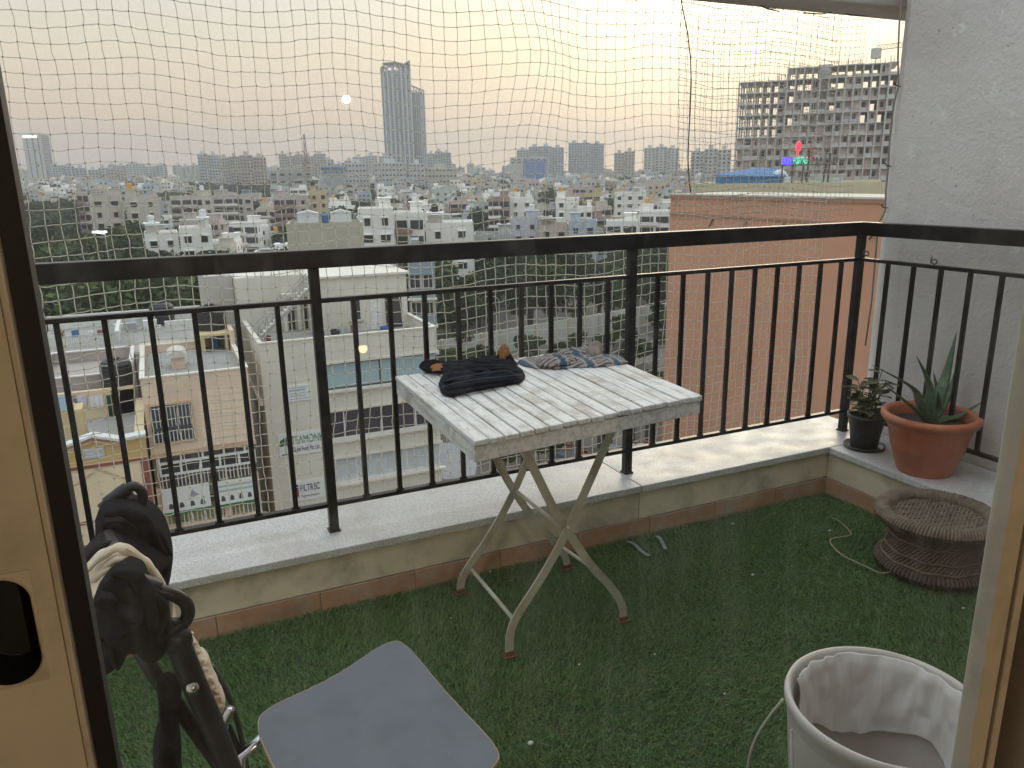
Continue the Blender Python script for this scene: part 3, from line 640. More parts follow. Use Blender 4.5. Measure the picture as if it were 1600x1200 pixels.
for q in range(110):
    a = 2*math.pi*q/110; cx = sc+Vector((SR*1.0*math.cos(a), SR*1.0*math.sin(a), SH-.028)); rr = .026+random.uniform(-.0015,.0015)
    d = Vector((math.cos(a+.25), math.sin(a+.25), 0)); P = []
    rim.tube([cx + Vector((math.cos(a), math.sin(a), 0))*rr*math.cos(2*math.pi*w/10) + Vector((0,0,1))*rr*math.sin(2*math.pi*w/10) + Vector((-math.sin(a), math.cos(a), 0))*.008*math.sin(math.pi*w/10) for w in range(11)], .0068, 4, cap=False)
rim.build('wound_rim', WICK, st, smooth=True, kind='stuff')
bm_ = MB()
for q in range(80):
    a = 2*math.pi*q/80; cx = sc+Vector((SR*.93*math.cos(a), SR*.93*math.sin(a), .022)); rr = .022
    bm_.tube([cx + Vector((math.cos(a), math.sin(a), 0))*rr*math.cos(2*math.pi*w/8) + Vector((0,0,1))*rr*math.sin(2*math.pi*w/8) for w in range(9)], .0075, 4, cap=False)
bm_.build('wound_base', WICK2, st, smooth=True, kind='stuff')
wv = MB()
for i in range(26):
    for j in range(26):
        x, y = (i-12.5)*.0135, (j-12.5)*.0135
        if x*x+y*y > (SR*.90)**2: continue
        d = Vector((1,0,0)) if ((i+j)//2) % 2 else Vector((0,1,0)); d = Matrix.Rotation(.5, 3, 'Z') @ d
        z = SH-.030-.018*(1-(x*x+y*y)/SR**2)+random.uniform(-.001,.001); c0 = sc+Matrix.Rotation(.5,3,'Z')@Vector((x,y,0)); c0.z = sc.z+z
        wv.tube([c0-d*.013-Vector((0,0,.002)), c0+Vector((0,0,.0025)), c0+d*.013-Vector((0,0,.002))], .0052, 5)
wv.build('woven_seat', WICK, st, smooth=True, kind='stuff')
MB().lathe([(.001,SH-.056),(SR*.9,SH-.042)], sc, 32).build('seat_bed', WICK2, st, smooth=True)

# ---- pots and plants on the ledge
def blade(base, pts, w, t, mat, name, parent):
    P = smooth_path([Vector(q) for q in pts], 6); n = len(P); vs = []; fs = []
    side0 = (P[-1]-P[0]).cross(Vector((0,0,1)))
    if side0.length < 1e-4: side0 = Vector((1,0,0))
    side0.normalize()
    for i, q in enumerate(P):
        u = i/(n-1); d = (P[min(i+1,n-1)]-P[max(i-1,0)]).normalized(); sd = (side0-d*side0.dot(d)).normalized(); nn = sd.cross(d).normalized()
        ww = w*(1-u**1.6)*(.85+.35*math.sin(u*2.2))+.0008; tt = t*(1-u)+.0012
        for a, b in ((-1,.45),(-.5,-.2),(0,-.45),(.5,-.2),(1,.45),(.5,.9),(0,.75),(-.5,.9)):
            vs.append(q+sd*ww*a*.5 - nn*tt*(b-.4)*(-1))
    for i in range(n-1):
        for k in range(8): fs.append((i*8+k, i*8+(k+1)%8, (i+1)*8+(k+1)%8, (i+1)*8+k))
    fs += [tuple(range(8))[::-1], tuple(range((n-1)*8, n*8))]
    return MB().add(vs, fs).build(name, mat, parent, smooth=True)
TERRA = M('terracotta_plastic', (.46,.135,.062), .45, 0, .14, 7, dirt=(.42,.20,.13), dirt_amt=.2, dirt_scale=10)
SOIL = M('soil', (.035,.024,.017), .95, var=.5, scale=60, bmp=.8, bscale=50)
ALOE = M('aloe_leaf', (.070,.125,.060), .45, 0, .3, 25, dirt=(.15,.19,.12), dirt_amt=.25, dirt_scale=50)
pc = Vector((2.94, 2.125, ZL)); RB, RT, PH = .112, .182, .262
ap = empty('aloe_pot', pc, 'large terracotta coloured plastic pot holding an aloe plant', 'plant pot')
MB().lathe([(0,.0),(RB*.96,.0),(RB,.008),(RB+.028,.10),(RB+.031,.104),(RB+.034,.112),(RB+.05,.19),(RB+.054,.196),(RB+.059,PH-.034)], pc, 48).build('body', TERRA, ap, smooth=True)
MB().lathe([(RT-.014,PH-.04),(RT+.004,PH-.036),(RT+.014,PH-.020),(RT+.014,PH-.006),(RT+.004,PH+.002),(RT-.010,PH+.001),(RT-.016,PH-.010),(RT-.02,PH-.05)], pc, 48).build('rim', TERRA, ap, smooth=True)
b = MB(); b.lathe([(.001,PH-.045),(RT*.5,PH-.042),(RT-.015,PH-.05)], pc, 40); b.build('soil', SOIL, ap, smooth=True)
al = empty('aloe_plant', pc+Vector((0,0,PH-.04)), 'spiky green aloe growing in the terracotta coloured pot', 'plant')
root = pc+Vector((-.005,-.005,PH-.05))
YP = pc.y
for tip, mid, w, dy in (((1495,518),(1480,580),.042,.0), ((1500,560),(1487,605),.036,.05), ((1432,556),(1452,600),.040,-.03), ((1362,570),(1425,605),.044,-.02), ((1378,598),(1425,635),.036,-.08),
                         ((1540,625),(1500,648),.040,-.06), ((1515,630),(1492,646),.034,.06), ((1458,580),(1466,620),.030,.07), ((1465,610),(1468,635),.034,-.05), ((1440,612),(1458,636),.030,.03)):
    T, Mi = atY(*tip, YP+dy), atY(*mid, YP+dy*.6)
    r0 = root+Vector((random.uniform(-.02,.02), random.uniform(-.02,.02), 0)); blade(None, [r0, r0.lerp(Mi, .5)+(Mi-r0)*.02, Mi, T], w*1.45, .018, ALOE, 'leaf', al)
BLP = M('black_plastic', (.022,.024,.026), .5, 0, .2, 9, dirt=(.06,.06,.06), dirt_amt=.2, dirt_scale=12)
bc = Vector((2.95, 2.455, ZL))
bp = empty('black_pot', bc, 'small black plastic pot on a saucer in the ledge corner', 'plant pot')
MB().lathe([(.001,.004),(.080,.002),(.092,.010),(.094,.016),(.088,.016),(.078,.009),(.001,.009)], bc, 36).build('saucer', BLP, bp, smooth=True)
MB().lathe([(.001,.0095),(.058,.0095),(.060,.014),(.080,.148),(.086,.150),(.087,.166),(.081,.166),(.076,.140),(.001,.136)], bc, 36).build('body', BLP, bp, smooth=True)
MB().lathe([(.0005,.146),(.0775,.143)], bc, 24).build('soil', SOIL, bp)
sp_ = empty('leafy_plant', bc+Vector((0,0,.14)), 'small leafy plant with rounded leaves in the black pot', 'plant')
LEAFG = M('dull_leaf', (.085,.105,.045), .55, 0, .35, 20, dirt=(.16,.13,.06), dirt_amt=.3, dirt_scale=14); STEMG = M('leaf_stem', (.10,.10,.05), .7)
def oval(c, d, nrm, L, W):
    d = Vector(d).normalized(); nrm = Vector(nrm); s = d.cross(nrm).normalized(); nn = s.cross(d); vs = []; k = 7
    for i in range(k+1):
        u = i/k; w_ = W*math.sin(math.pi*min(1, u*.94+.03))**.75*.5; dr = -L*.22*u*u
        for a in (-1, 0, 1): vs.append(Vector(c)+d*L*u+s*w_*a+nn*(dr+(.12*W if a else 0)))
    return vs, [(i*3+a, i*3+a+1, (i+1)*3+a+1, (i+1)*3+a) for i in range(k) for a in (0,1)]
for k in range(9):
    a = random.uniform(0, 6.28); h = random.uniform(.12, .27); q0 = bc+Vector((.03*math.cos(a), .03*math.sin(a), .14)); q1 = q0+Vector((.06*math.cos(a)*random.uniform(.3,1), .06*math.sin(a), h))
    mdl = (q0+q1)/2+Vector((random.uniform(-.01,.01), random.uniform(-.01,.01), 0)); path = smooth_path([q0, mdl, q1], 4)
    MB().tube(path, [.0034-.0016*i/(len(path)-1) for i in range(len(path))], 6).build('stem', STEMG, sp_, smooth=True)
    for i in range(7+int(h*34)):
        t = .30+.70*random.random(); c = path[min(len(path)-1, int(t*(len(path)-1)))]; b2 = random.uniform(0, 6.28)
        d = Vector((math.cos(b2), math.sin(b2), random.uniform(-.1,.7))); L = random.uniform(.036, .062)
        vs, fs = oval(c+d*.006, d, (random.uniform(-.4,.4), random.uniform(-.4,.4), 1), L, L*.72)
        MB().add(vs, fs).build('leaf', LEAFG, sp_, smooth=True)

# ---- bucket with a cloth inside
BUK = M('grey_white_plastic', (.60,.56,.51), .5, 0, .08, 5, dirt=(.42,.37,.32), dirt_amt=.2, dirt_scale=6)
kc = Vector((1.285, .945, .014)); KR, KZ = .203, .41
bk = empty('bucket', kc, 'large greyish white plastic bucket with wire handle', 'bucket')
MB().lathe([(0,.0),(KR*.76,.0),(KR*.80,.01),(KR*.955,KZ-.055)], kc, 64).build('body', BUK, bk, smooth=True)
MB().lathe([(0,.006),(KR*.75,.006),(KR*.905,KZ-.03)], kc, 64).build('inner_wall', M('bucket_inside', (.50,.45,.41), .6, var=.1), bk, smooth=True)
MB().lathe([(KR*.905,KZ-.03),(KR*.93,KZ-.006),(KR*.955,KZ),(KR*.985,KZ-.001),(KR,KZ-.010),(KR*.995,KZ-.022),(KR*.975,KZ-.030),(KR*.962,KZ-.050),(KR*.955,KZ-.055)], kc, 64).build('rim', BUK, bk, smooth=True)
for q in range(10):
    a = 2*math.pi*q/10+.2; c0 = kc+Vector((KR*.87*math.cos(a), KR*.87*math.sin(a), .18)); MB().tube([kc+Vector((KR*(.803+.155*t)*math.cos(a), KR*(.803+.155*t)*math.sin(a), .02+(KZ-.08)*t)) for t in (0, .5, .98)], .0035, 6).build('rib', BUK, bk, smooth=True)
aL = atZ(1219, 1085, .40); a0 = math.atan2(aL.y-kc.y, aL.x-kc.x)
wp = [kc+Vector((KR*(1.0+.05*math.sin(t))*math.cos(a0+.35*math.sin(t)), KR*(1.0+.05*math.sin(t))*math.sin(a0-.25*math.sin(t)), KZ-.035-.125*t)) for t in (0,.35,.8,1.3,1.8,2.3)]
MB().tube(smooth_path(wp, 4), .003, 8).build('wire_handle', M('pale_wire', (.55,.52,.42), .5), bk, smooth=True)
# cloth against the back of the inside
cl = MB(); vs = []; na, nz_ = 60, 26; A0, A1 = RAD(-35), RAD(128)
for i in range(na+1):
    for j in range(nz_+1):
        u, v = i/na, j/nz_; a = A0+(A1-A0)*u; lowz = .235 + .05*noise.noise(Vector((u*4, 0, 1.7))); z = KZ-.002+.004*noise.noise(Vector((u*9,0,0))) + (lowz-KZ)*v
        rw = KR*(.75+.155*(z/(KZ-.03)))-.006; f = .010*noise.noise(Vector((a*5, z*9, 2.2)))+.006*noise.noise(Vector((a*13, z*16, 7.2)))+.006*math.sin(a*7+z*8)*v
        rr = rw-.006-abs(f)*1.6
        if v < .10: rr = rr+(.10-v)*.06
        vs.append(kc+Vector((rr*math.cos(a), rr*math.sin(a), z)))
cl.add(vs, [(i*(nz_+1)+j, (i+1)*(nz_+1)+j, (i+1)*(nz_+1)+j+1, i*(nz_+1)+j+1) for i in range(na) for j in range(nz_)])
co = cl.build('white_cloth', fabric('white_cotton', (.70,.68,.66), .06, .15), smooth=True, label='damp white cloth clinging to the inside of the bucket', cat='cloth')
sm = co.modifiers.new('thick', 'SOLIDIFY'); sm.thickness = .0025
sm = co.modifiers.new('smooth', 'SUBSURF'); sm.levels = 1; sm.render_levels = 1

# ---- litter on the turf
JUTE = M('jute_string', (.30,.24,.15), .9)
P = [atZ(px, py, .026) for px, py in ((1298,808),(1312,815),(1326,828),(1329,836),(1310,840),(1298,843),(1300,852),(1314,866),(1335,877),(1355,886),(1375,895),(1395,893),(1412,888),(1420,880))]
tw = smooth_path(P, 8); b = MB()
for ph in (0, math.pi): b.tube([q+Vector((math.cos(i*1.1+ph), math.sin(i*1.1+ph), 0))*.0016 for i, q in enumerate(tw)], .0021, 5)
b.build('jute_string', JUTE, smooth=True, label='piece of tan jute string trailing from the wicker stool across the turf', cat='string')
TAPE = M('grey_tape', (.20,.21,.23), .4)
for pp, lb in ((((980,846),(990,851),(1001,858),(1014,868)), 'longer strip of grey plastic lying on turf behind the table'), (((1026,837),(1032,844),(1040,856)), 'shorter strip of grey plastic on the turf near the ledge')):
    P = smooth_path([atZ(px, py, .024)+Vector((0,0,.006*math.sin(i*2))) for i, (px, py) in enumerate(pp)], 4); b = MB(); vs = []
    for i, q in enumerate(P):
        d = (P[min(i+1,len(P)-1)]-P[max(i-1,0)]).normalized(); s = d.cross(Vector((0,0,1)))*.008; vs += [q-s, q+s, q+s-Vector((0,0,.0015)), q-s-Vector((0,0,.0015))]
    b.add(vs, [(i*4+k, i*4+(k+1)%4, i*4+4+(k+1)%4, i*4+4+k) for i in range(len(P)-1) for k in range(4)]); b.build('plastic_strip', TAPE, label=lb, cat='plastic strip')
PEB = M('white_pebble', (.6,.6,.58), .5)
for px, py, r in ((829,1161,.007),(1296,829,.005),(1176,898,.005),(705,966,.003),(766,893,.004),(815,942,.003),(905,1038,.003),(1023,1022,.003),(1505,950,.004),(1132,1084,.003),(1145,818,.004),(910,908,.003)):
    q = atZ(px, py, .022); b = MB(); b.lathe([(.0001,-r*.6),(r*.8,-r*.4),(r,0),(r*.7,r*.5),(.0001,r*.65)], (0,0,0), 9)
    b.v = [(q.x+x*1.25+.1*r*math.sin(z*900), q.y+y, q.z+z) for x, y, z in b.v]; b.build('pebble', PEB, smooth=True, label='tiny white pebble lying in the green turf', cat='pebble', group='pebbles on the turf')

# ================================================================== DOOR AND ROOM
dr = empty('sliding_door', (.4, YD, 0), 'cream aluminium sliding glass door with dusty pane', 'door')
xl = lambda px, py: atY(px, py, YD).x
LX = xl(55, 500)+.004; RX = atY(1562, 700, YD+.006).x; print('door', LX, RX)
MB().box(LX-.013, LX, YD-.012, YD+.012, .06, 2.3).build('gasket', GASKET, dr)
# left stile with a recessed pull
sx0, sx1 = LX-.115, LX-.0135; SL0, SL1 = atY(30,1074,YD-.024).z, atY(30,894,YD-.024).z; sc0, sc1 = atY(63,985,YD-.024).x-.042, atY(63,985,YD-.024).x
b = MB()
b.box(sx0, sc0, YD-.022, YD+.02, .02, 2.32).box(sc1, sx1-.004, YD-.022, YD+.02, .02, 2.32).box(sc0, sc1, YD-.022, YD+.02, .02, SL0).box(sc0, sc1, YD-.022, YD+.02, SL1, 2.32)
b.build('stile', CREAM, dr)
MB().box(sx1-.004, sx1, YD-.026, YD+.02, .02, 2.32).build('stile_lip', CREAM, dr, bevel=.001)
pl = MB(); nn_ = 10
def slot(r, y):
    c0, hh = (sc0+sc1)/2, (SL1-SL0)/2-.001; w_ = (sc1-sc0)/2-.001; zc = (SL0+SL1)/2; V = []
    for k in range(40):
        a = 2*math.pi*k/40; ca, sa = math.cos(a), math.sin(a); rx = w_*r
        V.append((c0+rx*ca, y, zc+(hh*r-rx)*(1 if sa > 0 else -1)+rx*sa))
    return V
rings_ = [slot(1.0, YD-.023), slot(.98, YD-.025), slot(.95, YD-.024), slot(.90, YD-.010), slot(.88, YD+.012)]
pl.v = [q for R_ in rings_ for q in R_]; pl.f = [(i*40+k, i*40+(k+1)%40, (i+1)*40+(k+1)%40, (i+1)*40+k) for i in range(4) for k in range(40)]; pl.m = [0]*160
# flat plate round the oval
oc = [(sc0,SL0),(sc1,SL0),(sc1,SL1),(sc0,SL1)]
b0 = len(pl.v); pl.v += [(sc0+(sc1-sc0)*(.5+.5*max(-1,min(1,1.5*math.cos(2*math.pi*k/40)))), YD-.0225, (SL0+SL1)/2+(SL1-SL0)*.5*max(-1,min(1,1.5*math.sin(2*math.pi*k/40)))) for k in range(40)]
pl.f += [(b0+k, b0+(k+1)%40, (k+1)%40, k) for k in range(40)]; pl.m += [0]*40
pl.m = [0 if i < 80 or i >= 160 else 1 for i in range(200)]; po = pl.build('pull_plate', [CREAM, GASKET], dr, smooth=False)
MB().add([(x, y-.001, z) for x, y, z in rings_[4]], [tuple(range(40))]).build('pull_recess', GASKET, po)
# right stile
MB().box(RX, RX+.036, YD-.02, YD+.006, .02, 2.32).build('stile', CREAM, dr, bevel=.002)
MB().box(RX+.040, RX+.056, YD-.024, YD+.02, .02, 2.32).build('stile_lip', CREAM, dr, bevel=.002)
MB().box(RX+.0362, RX+.0398, YD-.012, YD+.012, .02, 2.32).build('gasket', GASKET, dr)
MB().box(sx0, RX+.056, YD-.02, YD+.02, 2.3205, 2.40).build('top_stile', CREAM, dr); MB().box(LX+.0005, RX-.0005, YD-.018, YD+.018, .02, .12).build('bottom_stile', CREAM, dr)
def pane_mat():
    mt, n, p = newmat('dusty_glass'); n.nodes.remove(p); out = n.nodes['Material Output']
    tr_ = N(n, 'ShaderNodeBsdfTransparent'); tr_.inputs[0].default_value = (.995,1,.998,1); gl = N(n, 'ShaderNodeBsdfGlossy'); gl.inputs['Roughness'].default_value = .004
    lw = N(n, 'ShaderNodeLayerWeight'); p5 = N(n, 'ShaderNodeMath', operation='POWER'); n.links.new(lw.outputs['Facing'], p5.inputs[0]); p5.inputs[1].default_value = 5
    fr_ = N(n, 'ShaderNodeMath', operation='MULTIPLY_ADD'); n.links.new(p5.outputs[0], fr_.inputs[0]); fr_.inputs[1].default_value = .62; fr_.inputs[2].default_value = .04; mx_ = N(n, 'ShaderNodeMixShader'); n.links.new(fr_.outputs[0], mx_.inputs[0]); n.links.new(tr_.outputs[0], mx_.inputs[1]); n.links.new(gl.outputs[0], mx_.inputs[2])
    v = coords(n, (1,1,1)); vs_ = coords(n, (16,1,1.1)); st_ = rampn(n, noise_tex(n, vs_, 2.0, 4, .6), [(.48, (0,0,0)), (.75, (.020,)*3)])
    bl_ = rampn(n, noise_tex(n, v, 11, 6, .7, .5), [(.52, (.002,)*3), (.82, (.022,)*3)]); sp_2 = rampn(n, noise_tex(n, v, 130, 2), [(.80, (0,0,0)), (.84, (.05,)*3)])
    a1 = N(n, 'ShaderNodeVectorMath', operation='ADD'); a2 = N(n, 'ShaderNodeVectorMath', operation='ADD'); n.links.new(st_, a1.inputs[0]); n.links.new(bl_, a1.inputs[1]); n.links.new(a1.outputs[0], a2.inputs[0]); n.links.new(sp_2, a2.inputs[1])
    df = N(n, 'ShaderNodeBsdfTranslucent'); df.inputs[0].default_value = (.75,.73,.70,1); m2 = N(n, 'ShaderNodeMixShader'); n.links.new(a2.outputs[0], m2.inputs[0]); n.links.new(mx_.outputs[0], m2.inputs[1]); n.links.new(df.outputs[0], m2.inputs[2])
    n.links.new(m2.outputs[0], out.inputs['Surface']); return mt
MB().box(LX-.0005, RX+.001, YD-.0025, YD+.0025, .121, 2.3200).build('pane', pane_mat(), dr)
# walls of the room behind
MB().box(-6.6, sx0-.003, YD-.12, YD+.094, -.3, 2.9).build('wall_left_of_door', PLASTER_IN, kind='structure')
jx = RX+.084
MB().box(RX+.057, jx-.0005, YD-.004, YD+.004, 0, 2.4).build('door_jamb_gap', GASKET, kind='structure')
MB().box(jx, 3.199, YD-.14, YD+.004, -.3, 2.9).box(RX+.40, 3.199, YD+.0045, YD+.094, -.3, 2.9).build('wall_right_of_door', PLASTER_IN, kind='structure')
MB().box(sx0-.002, RX+.3995, YD+.0045, YD+.094, 2.402, 2.9).box(sx0-.002, jx-.001, YD-.10, YD+.004, 2.402, 2.9).build('lintel', PLASTER_IN, kind='structure')
BOUNCEW = M('house_white', (.82,.80,.76), .9, var=.06, bmp=.1, bscale=40)  # unseen white outer face of the house, added to bounce light onto the balcony
MB().box(-6.6, sx0-.01, YD+.0945, YD+.102, -.3, 2.9).box(RX+.41, 3.198, YD+.0945, YD+.102, -.3, 2.9).box(sx0-.0099, RX+.4099, YD+.0945, YD+.102, 2.405, 2.9).build('house_front_wall', BOUNCEW, kind='structure')
MB().box(sx0-.002, jx-.001, YD-.06, YD+.0935, -.3, .0185).build('door_sill', GRANITE, kind='structure')
MB().box(-2.6, 3.2, -3.6, YD-.142, -.3, -.01).build('room_floor', M('room_tile', (.25,.20,.16), .5), kind='structure')
MB().box(-2.6, 3.2, -3.6, YD-.142, 2.6, 2.75).build('room_ceiling', ROOMW, kind='structure')
MB().box(-2.72, -2.602, -3.6, YD-.142, -.3, 2.75).build('room_wall_left', ROOMW, kind='structure'); MB().box(3.202, 3.3, -3.6, YD-.142, -.3, 2.75).build('room_wall_right', ROOMW, kind='structure'); MB().box(-2.72, 3.3, -3.72, -3.602, -.3, 2.75).build('room_wall_back', ROOMW, kind='structure')
# the lamps whose reflections show in the pane
def lamp_at(px, py, dist, r, e, label, watts):
    d = ray(px, py).normalized(); hit = EYE + d*((YD-EYE.y)/d.y); rd = Vector((d.x, -d.y, d.z)); q = hit+rd*dist
    t = empty('lamp', q, label, 'lamp')
    MB().lathe([(.0005,-r),(r*.5,-r*.87),(r*.87,-r*.5),(r,0),(r*.87,r*.5),(r*.5,r*.87),(.0005,r)], q, 20).build('globe', emit('warm_globe_%d' % px, (1,.76,.50) if e > 100 else (1,.62,.28), e), t, smooth=True)
    MB().lathe([(.0005,r*1.35),(r*.5,r*1.3),(r*.55,r*.8)], q, 16).build('cap', GASKET, t, smooth=True)
    top = 2.6 if q.z > 1.4 else -.01
    MB().tube([q+Vector((0,0,r if top > 2 else -r*.9)), Vector((q.x, q.y, top))], .006, 8).build('stem', GASKET, t)
    return q
LP = lamp_at(541, 155, 2.3, .0125, 4400, 'small warm globe lamp hanging from the room ceiling', 8)
MATS['warm_globe_541'].cycles.emission_sampling = 'AUTO'
lamp_at(567, 545, 2.2, .016, 12, 'small warm globe lamp on a short stem above the room floor', 3)

# ================================================================== GROUND
def groundm():
    mt, n, p = newmat('town_ground'); v = coords(n)
    a = noise_tex(n, v, .012, 6, .6); c = rampn(n, a, [(.40, (.10,.095,.085)), (.52, (.17,.15,.12)), (.62, (.06,.085,.04))])
    b = noise_tex(n, v, .25, 5, .6); bm = rampn(n, b, [(.45, (0,0,0)), (.7, (.6,)*3)]); c = mixc(n, bm, c, (.09,.085,.075))
    n.links.new(c, p.inputs['Base Color']); p.inputs['Roughness'].default_value = .95; return mt
b = MB(); rads = [3.4,20,60,110,170,230,300,400,520,680,860,1030,1200,1500,2200,4000,9000]; na = 48
for r in rads:
    for k in range(na+1):
        t = RAD(-70+150*k/na); x, y = r*math.sin(t), r*math.cos(t); b.v.append((x, max(y, 3.4), gz(x, y)))
b.f = [(i*(na+1)+k, i*(na+1)+k+1, (i+1)*(na+1)+k+1, (i+1)*(na+1)+k) for i in range(len(rads)-1) for k in range(na)]; b.m = [0]*len(b.f)
b.build('ground', groundm(), kind='structure', smooth=True)

# ================================================================== NEAR BUILDINGS
GLASSD = glassm('dark_window', (.025,.028,.032)); GLASSB = glassm('pale_blue_glass', (.30,.42,.44), .2); GLASSP = glassm('plum_glass', (.045,.035,.05), .15)
CURT = M('pale_curtain', (.50,.54,.56), .5, var=.25, scale=4, stretch=(6,6,.3), rand=False)
FRW = M('white_frame', (.68,.68,.66), .5); FRD = M('dark_frame', (.05,.05,.05), .6); CONC = wallm('roof_concrete', (.36,.35,.33), .7); GREYW = wallm('grey_wall', (.42,.41,.39)); TANKB = M('black_tank', (.018,.020,.024), .5); TANKW = M('white_tank', (.66,.68,.70), .5); TANKO = M('orange_tank', (.62,.30,.06), .55); TANKU = M('blue_drum', (.07,.16,.34), .5)
GRILL = M('white_grill', (.55,.55,.53), .5)
def tank(parent, c, r, h, mat, name='water_tank'):
    c = Vector(c); return MB().lathe([(.001,0),(r,0),(r*1.02,h*.2),(r*.98,h*.22),(r*1.02,h*.42),(r*.98,h*.44),(r*1.02,h*.66),(r*.98,h*.68),(r,h*.78),(r*.8,h*.9),(r*.3,h*.95),(r*.3,h),(.001,h)], c, 18).build(name, mat, parent, smooth=False)
def window(parent, x0, x1, z0, z1, Y, glass, frame=FRW, mull=(), trans=(), fw=.07, dep=.10, sill=True):
    """a framed window standing in a facade that faces -Y"""
    b = MB(); y0, y1 = Y-dep*.5, Y+dep*.5
    b.box(x0, x0+fw, y0, y1, z0, z1).box(x1-fw, x1, y0, y1, z0, z1).box(x0+fw, x1-fw, y0, y1, z0, z0+fw).box(x0+fw, x1-fw, y0, y1, z1-fw, z1)
    for mx_ in mull: b.box(mx_-fw/2, mx_+fw/2, y0+.01, y1-.01, z0+fw, z1-fw)
    for tz in trans: b.box(x0+fw, x1-fw, y0+.012, y1-.012, tz-fw/2, tz+fw/2)
    w = b.build('window', frame, parent)
    xs = [x0+fw]+sorted(mull)+[x1-fw]
    for a, c in zip(xs[:-1], xs[1:]): MB().box(a+.002, c-.002, Y-.01, Y+.012, z0+fw, z1-fw).build('pane', glass, w)
    if sill: MB().box(x0-.12, x1+.12, y0-.16, Y, z0-.10, z0-.002).build('sill', GREYW, w)
    return w
def sub(px0, py0, px1, py1, Y):
    a, c = atY(px0, py0, Y), atY(px1, py1, Y); return a.x, c.x, min(a.z, c.z), max(a.z, c.z)
def parapet(parent, x0, x1, y0, y1, z, h, mat, t=.18, cap=None, skip=()):
    b = MB()
    if 'f' not in skip: b.box(x0, x1, y0, y0+t, z, z+h)
    if 'b' not in skip: b.box(x0, x1, y1-t, y1, z, z+h)
    if 'l' not in skip: b.box(x0, x0+t, y0+t, y1-t, z, z+h)
    if 'r' not in skip: b.box(x1-t, x1, y0+t, y1-t, z, z+h)
    o = b.build('parapet', mat, parent)
    if cap:
        c = MB(); e = .05; c.box(x0-e, x1+e, y0-e, y0+t+e, z+h+.002, z+h+.09).box(x0-e, x1+e, y1-t-e, y1+e, z+h+.002, z+h+.09).box(x0-e, x0+t+e, y0+t+e, y1-t-e, z+h+.002, z+h+.088).box(x1-t-e, x1+e, y0+t+e, y1-t-e, z+h+.002, z+h+.088)
        c.build('coping', cap, o)
def text(s, x, y, z, size, mat, parent, name='lettering', ext=.02, sx=1):
    cu = bpy.data.curves.new(name, 'FONT'); cu.body = s; cu.size = size; cu.extrude = ext; cu.align_x = 'LEFT'; cu.align_y = 'CENTER'; cu.materials.append(mat)
    o = bpy.data.objects.new(name, cu); COL.objects.link(o); o.parent = parent; o.location = Vector((x,y,z))-org(parent); o.rotation_euler = (math.pi/2, 0, 0); o.scale = (sx,1,1); return o

# ---- A: pale office block with ribbon windows
YA_ = 50.0; OFF = wallm('office_cream', (.69,.66,.57), .35); OFF2 = wallm('office_trim', (.74,.70,.61), .3)
x0, x1 = atY(404,538,YA_).x, atY(681,507,YA_).x; zt_ = atY(540,523,YA_).z
of = empty('office_building', ((x0+x1)/2, YA_, G), 'pale cream office block with pale blue and dark ribbon windows and a roof terrace', 'building')
zr = zt_-1.0; xs = atY(511,640,YA_).x; YBK = YA_+15
strips = [(atY(515,569,YA_).z, atY(516,610,YA_).z), (atY(516,644,YA_).z, atY(520,688,YA_).z), (atY(522,718,YA_).z, atY(523,757,YA_).z)]
zs = [zr]+[v for s in strips for v in s]+[strips[2][1]-1.7, strips[2][1]-3.4, G]
b = MB(); b.box(x0, xs, YA_, YBK, G, zr-.001)                                         # solid left bay
for a_, c_ in ((zr, strips[0][0]), (strips[0][1], strips[1][0]), (strips[1][1], strips[2][0]), (strips[2][1], strips[2][1]-1.6), (strips[2][1]-3.6, G)): b.box(xs+.001, x1, YA_+.0, YBK, c_, a_-.002)
b.box(xs+.002, x1-.4, YA_+.6, YBK-.01, G+.01, zr-.01); b.build('wall', OFF, of)
MB().box(x0+.1, x1-.1, YA_+.1, YBK-.1, zr-.0005, zr+.03).build('roof', CONC, of)
parapet(of, x0, x1, YA_, YBK, zr+.001, zt_-zr-.09, OFF, .2, OFF2, skip=())
for i, (a_, c_) in enumerate(strips):
    L = x1-xs
    mull = [[xs+L*.48], [xs+L*.14, xs+L*.47, xs+L*.78], [xs+L*.22, xs+L*.45, xs+L*.68, xs+L*.86]][i]
    window(of, xs+.02, x1-.05, c_+.01, a_-.012, YA_+.16, [GLASSB, GLASSP, CURT][i], [FRD, FRW, FRW][i], mull, fw=.09, sill=False)
    MB().box(xs-.1, x1+.25, YA_-.28, YA_-.002, c_-.16, c_-.0).build('ledge_band', OFF2, of)
    MB().box(xs-.1, x1+.12, YA_-.12, YA_-.002, a_+.0, a_+.14).build('lintel_band', OFF2, of)
# upper storeys set back from the terrace
U0 = atY(490,480,YA_+6).x; U1 = atY(634,425,YA_+6).x; uz = atY(560,432,YA_+6).z
MB().box(U0, U1, YA_+6, YBK-.3, zr+.031, uz).build('upper_wall', OFF, of); MB().box(U0-.15, U1+.25, YA_+5.8, YBK-.2, uz+.001, uz+.16).build('upper_coping', OFF2, of)
q = sub(545,468,565,500,YA_+6); window(of, q[0], q[1], q[2], q[3], YA_+5.97, GLASSD, FRW, [(q[0]+q[1])/2], dep=.12)
q = sub(577,466,597,512,YA_+6); MB().box(q[0], q[1], YA_+5.93, YA_+5.99, zr+.04, q[3]).build('door', FRW, of)
q = sub(601,462,629,508,YA_+6); MB().box(q[0], q[1], YA_+5.96, YA_+5.998, zr+.04, q[3]).build('doorway_shade', FRD, of)  # dark panel on the wall, the open doorway's shade put into its colour
T0 = atY(320,440,YA_+9).x; T1 = atY(486,430,YA_+9).x; tz = atY(420,432,YA_+9).z
